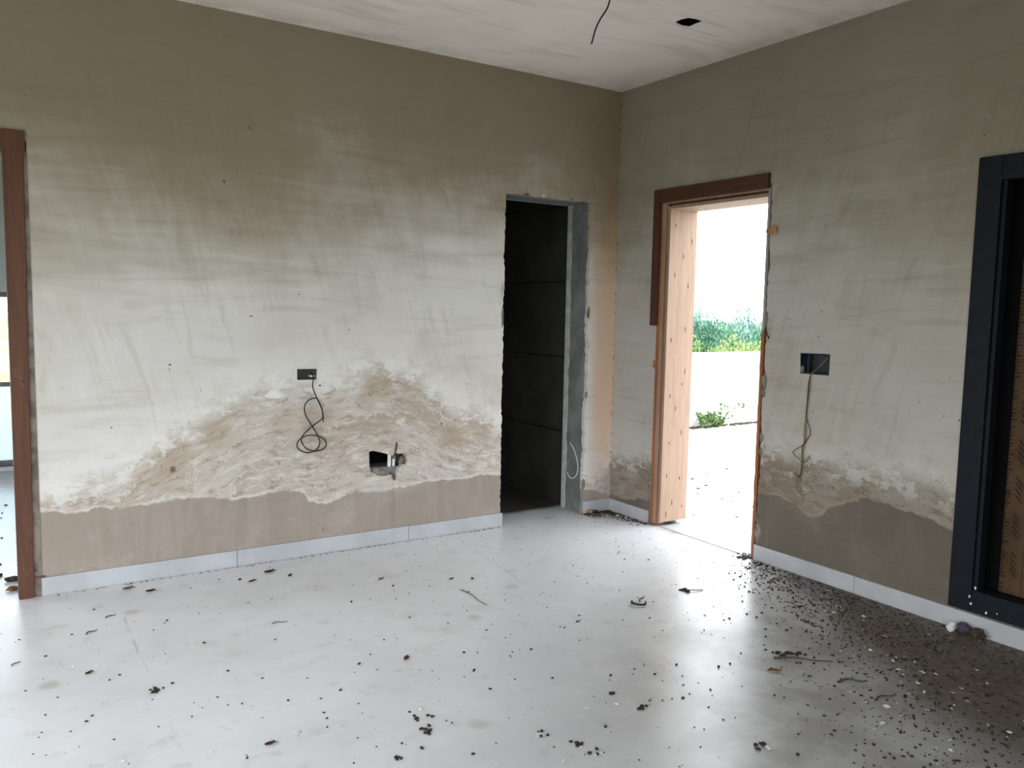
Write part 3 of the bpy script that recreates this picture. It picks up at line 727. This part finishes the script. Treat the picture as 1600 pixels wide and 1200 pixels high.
W2 = [(-1.608,1.073),(-1.602,.961),(-1.589,.858),(-1.598,.791),(-1.591,.713),(-1.53,.664),(-1.526,.646),(-1.574,.615),(-1.604,.616),(-1.632,.655)]
W3 = [(-1.606,1.071),(-1.597,.935),(-1.599,.85),(-1.627,.777),(-1.602,.723),(-1.58,.685),(-1.589,.618),(-1.579,.538),(-1.564,.529),(-1.54,.542)]
W4 = [(-1.609,1.076),(-1.60,.98),(-1.594,.90),(-1.590,.83),(-1.588,.76),(-1.586,.70),(-1.577,.64),(-1.575,.57),(-1.572,.50),(-1.585,.44)]
for w_, m_, off, lab in ((W1, 'wire_y', 0, 'longest yellow wire hanging from the junction box, bent at its end'), (W2, 'wire_b', .004, 'brown wire from the junction box with a hooked end'),
                         (W3, 'cable', .008, 'black wire from the junction box bulging to the right'), (W4, 'wire_y', .003, 'shorter straight yellow wire hanging from the junction box')):
    pp = [(.045, -1.668, 1.172), (.02, -1.635, 1.12)] + [(-.007-off*.6, y, z) for y, z in w_]
    tag(tube('wire', pp, .0021, M[m_], None, 6, 4), lab, 'wire', 'wires of the junction box')

CW = [(-1.445,-1.666,2.845),(-1.445,-1.666,2.79),(-1.449,-1.665,2.745),(-1.459,-1.664,2.693),(-1.472,-1.661,2.641),(-1.484,-1.658,2.605),(-1.507,-1.647,2.564),(-1.524,-1.641,2.525),(-1.533,-1.638,2.491),(-1.541,-1.637,2.463)]
tag(tube('ceiling_wire', CW, .0034, M['cable'], None, 7), 'thin dark wire dangling from the ceiling', 'wire')

# ------------------------------------------------------------------ outdoors
g = box('ground', (-60, -60, -.50), (90, 90, -.30), M['ground']); tag(g, 'rough ground around the house', kind='structure')
t = box('terrace', (.23, -8, -.30), (16, 2.83, -.03), M['terrace']); tag(t, 'bright bleached terrace outside the door', kind='structure')
t = box('back_step', (-8, -8, -.30), (.23, YB-.23, -.06), M['apron']); tag(t, 'concrete apron behind the house', kind='structure')
c2('threshold', (.0, -1.266, -.02), (.23, -.514, .004), M['skirting'], .002)
bw = box('boundary_wall', (.24, 2.82, -.30), (16, 3.0, .80), M['boundary'], None, .01)
tag(bw, 'low whitewashed boundary wall across the terrace', 'boundary wall')
box('coping', (.24, 2.79, .80), (16, 3.03, .878), M['boundary'], bw, .01)

def leaf_cloud(bm, c, rx, rz, nl, ls, rnd):
    for _ in range(nl):
        a = rnd.random()*2*math.pi; zc = rnd.uniform(-1, 1); k = .35+.70*rnd.random()**.6
        s = math.sqrt(1-zc*zc)
        p = Vector((c[0]+rx*k*s*math.cos(a), c[1]+rx*k*s*math.sin(a), c[2]+rz*k*zc))
        n1 = Vector((rnd.uniform(-1,1), rnd.uniform(-1,1), rnd.uniform(-.4,1))).normalized()
        e1 = n1.orthogonal().normalized()*ls*rnd.uniform(.6,1.3); e2 = n1.cross(e1).normalized()*ls*rnd.uniform(.5,1)
        bm.faces.new([bm.verts.new(p+e1), bm.verts.new(p+e2), bm.verts.new(p-e1), bm.verts.new(p-e2)])
def mesh_only(bm, name, mat):
    me = bpy.data.meshes.new(name); bm.to_mesh(me); bm.free(); me.materials.append(mat); return me
def make_crown(kind, mat, seed):
    rnd = random.Random(seed); bm = bmesh.new()
    for k in range(9):
        a = rnd.random()*6.28; q = rnd.random()**.5*.55
        c = (q*math.cos(a), q*math.sin(a), rnd.uniform(.45, .85))
        r = rnd.uniform(.28, .45)
        leaf_cloud(bm, c, r, r*.75, 620, .024, rnd)
    return mesh_only(bm, kind, mat)
crowns = {k: [make_crown('crown', M[m], s+i) for i in range(2)] for k, m, s in (('near', 'leaf_near', 100), ('mid', 'leaf_mid', 200), ('far', 'leaf_far', 300))}
bm = bmesh.new(); tube_bm(bm, [Vector((0,0,0)), Vector((.02,.01,.3)), Vector((0,.03,.7))], lambda t: .045*(1-.5*t), 8)
trunk_me = mesh_only(bm, 'trunk', M['bark'])
D0 = Vector((.735, .678, 0)); S0 = Vector((.678, -.735, 0))
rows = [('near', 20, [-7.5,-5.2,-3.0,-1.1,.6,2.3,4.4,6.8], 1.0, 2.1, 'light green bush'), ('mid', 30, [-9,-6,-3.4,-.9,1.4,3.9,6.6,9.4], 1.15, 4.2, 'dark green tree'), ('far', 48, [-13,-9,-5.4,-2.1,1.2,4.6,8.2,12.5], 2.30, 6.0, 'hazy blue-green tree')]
ords = ['first', 'second', 'third', 'fourth', 'fifth', 'sixth', 'seventh', 'eighth']
for kind, dist, offs, top, size, word in rows:
    for i, o_ in enumerate(offs):
        rnd = random.Random(hash(kind) % 1 + i*7 + dist)
        p = Vector((CAM.x, CAM.y, 0)) + D0*(dist+(i % 2)*dist*.14+rnd.uniform(-1, 1)) + S0*(o_+rnd.uniform(-.4,.4))
        s = size*rnd.uniform(.85, 1.1); tp = top+rnd.uniform(-.28, .12)
        e = empty('bush' if kind == 'near' else 'tree', (p.x, p.y, tp-s*1.1))
        place = {'near': 'just beyond the boundary wall', 'mid': 'in the middle row beyond the boundary wall', 'far': 'in the farthest row on the skyline'}[kind]
        tag(e, f'{word} {place}, {ords[i]} from the left', 'bush' if kind == 'near' else 'tree', {'near': 'bushes beyond the wall', 'mid': 'middle row of trees', 'far': 'skyline trees'}[kind])
        e.rotation_euler.z = rnd.random()*6.28; e.scale = (s*.56, s*.56, s)
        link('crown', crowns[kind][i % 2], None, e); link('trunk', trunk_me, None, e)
# weeds at the foot of the boundary wall
def weed(x, y, z, h, nst, label, seed):
    rnd = random.Random(seed); e = empty('weed', (x, y, z)); tag(e, label, 'weed', 'weeds by the boundary wall')
    bs = bmesh.new(); bl = bmesh.new()
    for k in range(nst):
        a = rnd.random()*6.28; sp = rnd.uniform(.2, .8)*h
        q = Vector((math.cos(a)*sp, -abs(math.sin(a))*sp*.6, h*rnd.uniform(.4, 1)))
        path = [Vector((0,0,0)), q*.5+Vector((0,0,h*.15)), q]
        tube_bm(bs, path, lambda t: .006*(1-.6*t), 5)
        for j in range(14):
            t = rnd.uniform(.2, 1); p = path[1].lerp(path[2], t) if t > .5 else path[0].lerp(path[1], t*2)
            p = p+Vector((rnd.uniform(-.05,.05), rnd.uniform(-.05,.02), rnd.uniform(-.03,.05)))
            n1 = Vector((rnd.uniform(-1,1), rnd.uniform(-1,1), rnd.uniform(0,1))).normalized(); e1 = n1.orthogonal().normalized()*.035; e2 = n1.cross(e1).normalized()*.016
            bl.faces.new([bl.verts.new(p+e1), bl.verts.new(p+e2), bl.verts.new(p-e1), bl.verts.new(p-e2)])
    link('stems', mesh_only(bs, 'stems', M['weed']), None, e); link('leaves', mesh_only(bl, 'leaves', M['weed']), None, e)
weed(3.72, 2.72, -.03, .20, 10, 'leafy green weed at the foot of the boundary wall, left clump', 1)
weed(3.95, 2.74, -.03, .15, 8, 'leafy green weed at the foot of the boundary wall, right clump', 2)
weed(4.05, 2.76, -.03, .42, 2, 'tall thin weed against the boundary wall', 4)
# dirt line along its foot
bm = bmesh.new(); rnd = random.Random(9)
for k in range(260):
    x = 3.4+rnd.random()*2.2; y = 2.79-rnd.random()**2*.10; s = rnd.uniform(.008, .026)
    m2 = bmesh.ops.create_icosphere(bm, subdivisions=1, radius=s)['verts']
    for v in m2: v.co = Vector((v.co.x*1.4+x, v.co.y+y, v.co.z*.7-.028))
tag(finish(bm, 'dirt_line', M['crumb']), 'line of dirt clods along the boundary wall foot', 'dirt', kind='stuff')

# ------------------------------------------------------------------ litter on the floor
def pellet_mesh(seed, mat, el=1.5, flat=.6):
    bm = bmesh.new(); bmesh.ops.create_icosphere(bm, subdivisions=1, radius=1)
    for v in bm.verts:
        k = 1+.45*mnoise.noise(v.co*1.3+Vector((seed*2.3, 0, seed)))
        v.co = Vector((v.co.x*el*k, v.co.y*k, (v.co.z*k+.8)*flat))
    bmesh.ops.recalc_face_normals(bm, faces=bm.faces)
    return mesh_only(bm, 'pellet', mat)
def flake_mesh(seed, mat):
    rnd = random.Random(seed); bm = bmesh.new(); nn = 7
    rim = [(math.cos(2*math.pi*k/nn)*rnd.uniform(.7,1.5), math.sin(2*math.pi*k/nn)*rnd.uniform(.45,.9)) for k in range(nn)]
    lift = [rnd.uniform(0, .5) for _ in range(nn)]
    for z0 in (0, .22):
        pass
    top = [bm.verts.new((x, y, l+.18)) for (x, y), l in zip(rim, lift)]; bot = [bm.verts.new((x*.95, y*.95, l)) for (x, y), l in zip(rim, lift)]
    ct = bm.verts.new((0, 0, .42)); cb = bm.verts.new((0, 0, .02))
    for k in range(nn):
        j = (k+1) % nn
        bm.faces.new((top[k], top[j], ct)); bm.faces.new((bot[j], bot[k], cb)); bm.faces.new((bot[k], bot[j], top[j], top[k]))
    bmesh.ops.recalc_face_normals(bm, faces=bm.faces)
    return mesh_only(bm, 'flake', mat)
PEL = [pellet_mesh(s, M['dropping'], R.uniform(1.0, 1.9), R.uniform(.5, .75)) for s in range(8)]
FLK = [flake_mesh(s, M['pale']) for s in range(6)]
def put(name, me, x, y, s, rz, label, cat, group=None, z=0.0, parent=None):
    o = bpy.data.objects.new(name, me); COL.objects.link(o)
    o.location = (x, y, z); o.scale = (s, s, s); o.rotation_euler.z = rz
    if label: tag(o, label, cat, group)
    if parent: o.parent = parent
    return o
def blocked(x, y):
    return x > -.02 and not (-1.24 < y < -.54) or y > -.02

# hand-placed dark droppings (photograph pixels projected on to the floor)
spots = [(902,972,7),(954,1056,7),(1004,1109,7),(946,1136,7),(863,1060,6),(766,1077,7),(740,1049,5),(1023,1054,6),(1057,1039,6),(1123,1042,7),(976,874,4),(967,863,4),(1013,875,4),
 (614,916,6),(549,941,5),(561,1038,6),(532,1079,6),(725,1020,6),(741,1047,5),(659,1170,8),(628,1162,6),(739,1179,7),(386,1185,6),(706,1130,5),(506,1114,5),(511,1123,5),
 (375,906,6),(147,953,5),(71,1026,6),(187,1055,5),(135,1128,6),(144,1119,5),(319,1005,6),(356,1049,6),(340,1090,5),(178,1156,5),(261,970,6),(269,1068,6),(378,1100,4),(112,992,5),(171,1063,5),
 (1015,966,4),(1067,1091,7),(1130,1125,5),(1210,1087,6),(1225,1090,5),(1272,1028,6),(1160,940,5),(1170,925,5),(1182,965,5),(1140,967,5),(1100,985,4),(1190,958,5),(1260,985,5),(1205,1045,6),(1015,1095,5),(1035,1095,4),
 (1194,1163,8),(1100,1140,4),(1085,1137,4),(1375,1120,5),(1330,1145,5),(1300,1150,4),(1262,1102,5),(1110,1078,5),(640,1113,5),(760,985,4),(830,1015,5),(882,981,5),(905,962,4),(875,980,4),(640,965,4),(700,975,4),(560,1100,4),(450,1095,5),(430,1000,4),(480,1060,4),(600,1000,4),(240,985,4),(90,1090,4),(30,1000,4),(40,1080,4),(65,1145,4),(300,1120,4),(410,1060,4)]
dark = []
for x, y, s in spots:
    p = on_floor(x, y); dpt = (p-CAM).dot(FW)
    dark.append((p.x, p.y, s*.36*dpt/FPX))
rnd = random.Random(77)
while len(dark) < 780:                                   # sparse scatter over the room
    x, y = rnd.uniform(-3.9, -.05), rnd.uniform(-3.4, -.06)
    w_ = .35+.65*max(0, 1-abs(x+.9)/1.6)
    if rnd.random() > w_ or blocked(x, y): continue
    dark.append((x, y, rnd.choice((.0014, .0018, .0022, .0026, .0034))))
edge_at = [(-3.4,-1.3),(-3.08,-1.05),(-2.81,-1.0),(-2.57,-.85),(-2.3,-.72),(-2.06,-.5),(-1.73,-.32),(-1.46,-.18),(-1.3,-.08)]
def edge(y):
    for (a, b), (c_, d_) in zip(edge_at, edge_at[1:]):
        if a <= y <= c_: return b+(d_-b)*(y-a)/(c_-a)
    return -.05
while len(dark) < 2300:                                  # dense drift by the right-hand wall
    y = rnd.uniform(-3.3, -1.3); e_ = edge(y)
    x = e_ + rnd.gauss(.16, .24)*(.35+.65*min(1, (-1.2-y)/1.0))
    if x > -.03 or x < -2: continue
    dark.append((x, y, rnd.choice((.0016, .002, .0026, .0033, .0042, .0054))))
for _ in range(26):                                      # beyond the outer door
    pass
def apparent(d): return d[2]/max(.3, (Vector((d[0], d[1], 0))-CAM).dot(FW))
def inview(d):
    v = Vector((d[0], d[1], 0))-CAM; dp = v.dot(FW)
    return dp > .3 and abs(v.dot(RT)/dp*FPX) < 800 and abs(v.dot(UP)/dp*FPX) < 600
vis = sorted((d for d in dark if inview(d)), key=apparent, reverse=True)
def zone_of(x, y):
    if y < -1.3 and x > edge(y)-.12: return 'in the muddy drift along the right wall'
    if x < -2.3: return 'on the clean left part of the floor'
    if y > -1.2: return 'on the floor before the two doorways'
    return 'on the open middle of the floor'
for x, y, s in vis[:300]:
    zn = zone_of(x, y)
    put('dropping', rnd.choice(PEL), x, y, s, rnd.random()*6.28, 'small dark dropping ' + zn, 'dropping', 'droppings ' + zn)
bm = bmesh.new()
def pel_into(bm, x, y, s, rz, flat=.6):
    vs = bmesh.ops.create_icosphere(bm, subdivisions=1, radius=s)['verts']
    ca, sa = math.cos(rz), math.sin(rz); el = rnd.uniform(1, 1.9)
    for v in vs:
        k = 1+.4*mnoise.noise(v.co/s*1.3+Vector((x*9, y*9, 0)))
        a, b = v.co.x*el*k, v.co.y*k
        v.co = Vector((x+a*ca-b*sa, y+a*sa+b*ca, (v.co.z*k+s*.8)*flat))
for x, y, s in vis[300:]: pel_into(bm, x, y, s, rnd.random()*6.28)
tag(finish(bm, 'dropping_scatter', M['dropping']), 'countless smaller droppings drifted by the right wall', 'droppings', kind='stuff')
# fine crumbs of dirt along the walls
bm = bmesh.new()
for _ in range(1500):
    y = rnd.uniform(-3.3, -1.32); x = -.02-abs(rnd.gauss(0, .28))
    if x < edge(y)-.05: continue
    pel_into(bm, x, y, rnd.uniform(.0015, .0045), rnd.random()*6.28)
for _ in range(420):
    if rnd.random() < .5: x, y = -.015-abs(rnd.gauss(0, .05)), rnd.uniform(-.42, -.015)
    else: x, y = rnd.uniform(-.25, -.015), -.015-abs(rnd.gauss(0, .05))
    pel_into(bm, x, y, rnd.uniform(.002, .006), rnd.random()*6.28)
for _ in range(160):
    x = rnd.uniform(-3.4, -.9); pel_into(bm, x, -.016-abs(rnd.gauss(0, .012)), rnd.uniform(.0015, .004), rnd.random()*6.28)
for _ in range(120):
    x, y = rnd.gauss(-.005, .03), rnd.gauss(-1.255, .03)
    if y > -1.275: pel_into(bm, x, y, rnd.uniform(.003, .008), rnd.random()*6.28)
tag(finish(bm, 'dirt_crumbs', M['crumb']), 'fine brown dirt crumbs along the foot of the walls', 'dirt', kind='stuff')
# litter on the terrace and in the far left room
bm = bmesh.new()
for _ in range(70):
    x, y = rnd.uniform(.3, 2.4), rnd.uniform(-1.3, 1.1)
    vs = bmesh.ops.create_icosphere(bm, subdivisions=1, radius=rnd.choice((.006, .009, .014)))['verts']
    for v in vs: v.co = Vector((v.co.x*1.6+x, v.co.y+y, v.co.z*.5-.028))
tag(finish(bm, 'terrace_litter', M['crumb']), 'scattered dark grit on the bright terrace', 'grit', kind='stuff')
for k in range(14):
    x, y = rnd.uniform(-3.85, -3.55), rnd.uniform(.35, 2.5)
    put('grit_piece', rnd.choice(PEL), x, y, rnd.choice((.006, .008, .012)), rnd.random()*6.28, 'small dark grit piece on the floor of the far left room', 'grit', 'grit in the left room')

# pale shell fragments
pale = [(916,1107,7),(657,1108,9),(534,1135,7),(262,1156,7),(227,1101,5),(377,1098,5),(1434,1069,10),(1380,1132,12),(1385,1105,10),(1443,1052,8),(1406,1047,8),(1180,1150,5),(560,985,5),(605,1200,5),(690,1000,6),(150,1040,5),(165,1040,4),(295,1008,4),(302,1012,4),(110,1010,5),(450,923,6),(800,1142,5),(880,1190,7),(990,1120,5),(1190,1092,4),(1262,1012,5),(1420,1085,6),(1366,1140,5)]
pl = []
for x, y, s in pale:
    p = on_floor(x, min(y, 1196)); pl.append((p.x, p.y, s*.5*(p-CAM).dot(FW)/FPX))
while len(pl) < 230:
    if rnd.random() < .72:
        y = rnd.uniform(-3.2, -1.4); x = edge(y)+rnd.gauss(.2, .22)
    else: x, y = rnd.uniform(-3.6, -.3), rnd.uniform(-3.1, -.3)
    if x > -.04: continue
    pl.append((x, y, rnd.choice((.0028, .0036, .0046, .0062, .008))))
for x, y, s in pl:
    put('shell_fragment', rnd.choice(FLK), x, y, s, rnd.random()*6.28, 'small pale shell fragment ' + zone_of(x, y), 'shell fragment', 'pale fragments ' + zone_of(x, y))
for x, y, s in ((1434,1069,.013),): pass

# twigs
def twig(a, b, r, label, bend=.1, cat='twig'):
    p0 = on_floor(*a); p1 = on_floor(*b); s = (p1-p0); nrm = Vector((-s.y, s.x, 0))
    pts = [p0+Vector((0,0,r)), p0.lerp(p1, .35)+nrm*bend+Vector((0,0,r*1.6)), p0.lerp(p1, .7)-nrm*bend*.4+Vector((0,0,r*1.2)), p1+Vector((0,0,r))]
    tag(tube('twig', pts, lambda t: r*(1-.5*t), M['twig'], None, 6, 4), label, cat, 'twigs on the floor')
twig((721,922), (761,946), .0022, 'thin straight twig near the middle of the floor', .03)
twig((1209,1029), (1301,1035), .004, 'longest dark twig at the edge of the mud', .04)
twig((1313,1066), (1355,1065), .004, 'short crooked twig inside the mud', .14)
twig((1251,969), (1274,979), .003, 'short twig where the mud begins near the door', .08)
twig((165,966), (181,961), .003, 'short twig lying near the brown door post', .1)
twig((135,992), (151,985), .003, 'curved thin twig in front of the brown door post', .2)
twig((18,1041), (32,1034), .0025, 'thin twig at the left edge of the floor', .1)
twig((425,975), (450,971), .002, 'thin brown twig left of the middle of the floor', .1)
twig((1368,1095), (1400,1085), .003, 'slim twig among the pale fragments', .1)

# dry leaves and clusters
def leaf(x, y, s, rz, mat, label, curl=.5, seed=0):
    s *= .8
    p = on_floor(x, y); bm = bmesh.new(); g_ = []
    e = empty('dry_leaf', (p.x, p.y, 0.001)); tag(e, label, 'leaf', 'dry leaves on the floor')
    for i in range(9):
        u_ = i/8*2-1; wd = max(.04, (1-u_*u_)**.7*.5); row = []
        for j in range(5):
            v_ = j/4*2-1
            z_ = curl*s*(v_*v_*.45+u_*u_*.25)+s*.05*mnoise.noise(Vector((u_*3, v_*3, seed)))+s*.06
            row.append(bm.verts.new((u_*s, v_*wd*s, max(z_, .0005))))
        g_.append(row)
    for i in range(8):
        for j in range(4): bm.faces.new((g_[i][j], g_[i+1][j], g_[i+1][j+1], g_[i][j+1]))
    bmesh.ops.solidify(bm, geom=bm.faces[:], thickness=.0012)
    finish(bm, 'blade', mat, e, True)
    bm = bmesh.new(); tube_bm(bm, [Vector((s*.9,0,s*.2*curl+s*.06)), Vector((s*1.2,.1*s,s*.12)), Vector((s*1.5,.15*s,s*.06))], .0012, 5); finish(bm, 'stalk', M['twig'], e)
    e.rotation_euler.z = rz
leaf(421,895,.036,.2,M['leaf_dry'],'largest brown dry leaf near the left wall skirting',.6,1)
leaf(453,900,.024,1.0,M['leaf_dry'],'smaller brown dry leaf right beside the largest leaf',.4,2)
leaf(394,909,.026,.4,M['leaf_dry'],'brown dry leaf left of the largest leaf',.5,3)
leaf(595,905,.024,.5,M['leaf_tan'],'lone tan oval leaf in front of the stained wall',.2,4)
leaf(200,921,.032,.3,M['leaf_tan'],'yellowish dry leaf by the skirting near the brown post',.6,5)
leaf(235,925,.026,.1,M['leaf_dry'],'grey-brown crumpled leaf right of the yellowish leaf',.8,6)
leaf(635,1029,.026,.9,M['leaf_dry'],'flattened brown leaf on a stain in the floor middle',.25,7)
leaf(1212,1049,.030,2.4,M['leaf_tan'],'pale brown leaf left of the mud',.4,8)
leaf(139,1053,.020,.6,M['leaf_dry'],'small reddish-brown leaf in the left foreground',.7,9)
leaf(422,1164,.022,.1,M['leaf_dry'],'small curled leaf at the bottom left of the floor',.7,10)
leaf(705,905,.020,.4,M['leaf_dry'],'small dry leaf near the thin straight twig',.3,11)
leaf(738,905,.018,1.2,M['leaf_dry'],'rounder small dry leaf near the thin straight twig',.5,12)

def cluster(x, y, label, items, name='dropping_cluster', cat='dirt clump', stick=None):
    p = on_floor(x, y); e = empty(name, (p.x, p.y, 0)); tag(e, label, cat, 'clumps on the floor')
    for dx, dy, s, kind in items:
        put('pellet' if kind == 'd' else 'shell', rnd.choice(PEL if kind == 'd' else FLK), dx, dy, s, rnd.random()*6.28, None, None, None, 0, e)
    if stick:
        bm = bmesh.new(); tube_bm(bm, smooth_path([Vector(q) for q in stick], 4), .0028, 6); finish(bm, 'stalk', M['twig'], e, True)
    return e
def rndc(nn, sp, s0, s1, pp=.3): return [(rnd.gauss(0, sp), rnd.gauss(0, sp), rnd.uniform(s0, s1), 'p' if rnd.random() < pp else 'd') for _ in range(nn)]
cluster(1071,924,'black clump with a short stalk in front of the outer door', rndc(9,.014,.006,.011,0), stick=[(0,0,.008),(.04,-.02,.006),(.085,-.035,.003)])
cluster(244,1080,'mixed clump of pale and dark bits in the left foreground', rndc(14,.012,.004,.007,.45))
cluster(670,1143,'dark clump in the middle of the foreground', rndc(10,.011,.005,.008,.2))
cluster(673,1119,'pale-flecked clump just behind the dark foreground clump', rndc(6,.009,.004,.007,.4))
cluster(649,1124,'small loose clump left of the dark foreground clump', rndc(6,.010,.004,.006,.3))
cluster(846,1148,'brown clump on a stain in the front centre', rndc(8,.011,.004,.007,.4))
cluster(903,1162,'dark ring-like clump in the front centre', rndc(9,.010,.005,.007,.2))
cluster(931,1178,'widely strewn clump at the front edge right of centre', rndc(11,.016,.004,.007,.4))
cluster(1194,1167,'clump at the end of the floor joint', rndc(8,.012,.005,.008,.3))
cluster(1004,1106,'upright dark clump right of centre', rndc(7,.009,.005,.008,.15))
cluster(958,1084,'round dark clump near the floor joint', rndc(6,.007,.005,.008,.15))
cluster(1218,1021,'black clump beside the longest twig', rndc(12,.020,.005,.008,.05))
cluster(1245,1022,'second black clump along the longest twig', rndc(10,.022,.004,.008,.05))
cluster(466,1145,'pale clump in the left half of the foreground', rndc(6,.010,.004,.006,.6))
cluster(621,1186,'small pale clump at the bottom edge', rndc(6,.008,.004,.006,.6))
p = on_floor(997, 944)
tag(tube('curled_scrap', [(p.x-.02,p.y+.02,.010),(p.x-.035,p.y,.012),(p.x-.02,p.y-.025,.010),(p.x+.012,p.y-.035,.009),(p.x+.03,p.y-.02,.014)], lambda t: .007*(1-.35*t), M['cable'], None, 8), 'black curled scrap lying right of the floor centre', 'scrap')
p = on_floor(990, 930)
twig((1000,941),(1006,932),.003,'tiny dark twig touching the curled black scrap',.1)
# things by the right-hand skirting and in the corner
p = on_floor(1487, 986)
o = lump('plaster_lump', (p.x-.005, p.y, .018), (.018, .020, .020), M['white_lump'], 3); tag(o, 'white plaster lump against the skirting below the dark window', 'plaster lump')
o = lump('crumpled_wrapper', (-.045, p.y-.045, .024), (.022, .030, .026), M['purple'], 5); tag(o, 'dark purple crumpled wrapper beside the white plaster lump', 'wrapper')
o = lump('mud_clod', (-.045, p.y-.105, .020), (.022, .030, .024), M['crumb'], 6); tag(o, 'brown mud clod behind the purple wrapper', 'clod')
a = on_floor(912, 802); b = on_floor(934, 802.5)
st = empty('wood_stub', (a.x, a.y, 0)); tag(st, 'short wooden stub with a black tip on the floor by the corner', 'wood stub')
m_ = a.lerp(b, .62)
for nm, q0, q1, mt in (('handle', a, m_, M['leaf_tan']), ('tip', m_, b, M['cable'])):
    bm = bmesh.new(); tube_bm(bm, [q0+Vector((0,0,.013))-a, q1+Vector((0,0,.013))-a], .012, 8); finish(bm, nm, mt, st)
for k, (x, y, s) in enumerate(((965,807,.012),(978,809,.009),(985,812,.008),(948,806,.007),(1000,815,.007))):
    p = on_floor(x, y); o = lump('rubble_piece', (p.x, p.y, s*.6), (s, s*.8, s*.6), M['white_lump'], 70+k, None, 1)
    tag(o, 'pale rubble bit in the corner dirt beside the outer door', 'rubble', 'rubble bits in the corner')
p = on_floor(20, 908)
o = lump('dark_clod', (p.x, p.y, .012), (.04, .022, .014), M['crumb'], 81); tag(o, 'dark flat clod on the floor left of the brown post', 'clod')
p = on_floor(24, 922)
o = lump('brown_clod', (p.x-.01, p.y, .010), (.03, .018, .011), M['leaf_dry'], 82); tag(o, 'reddish brown clod at the foot of the brown post', 'clod')
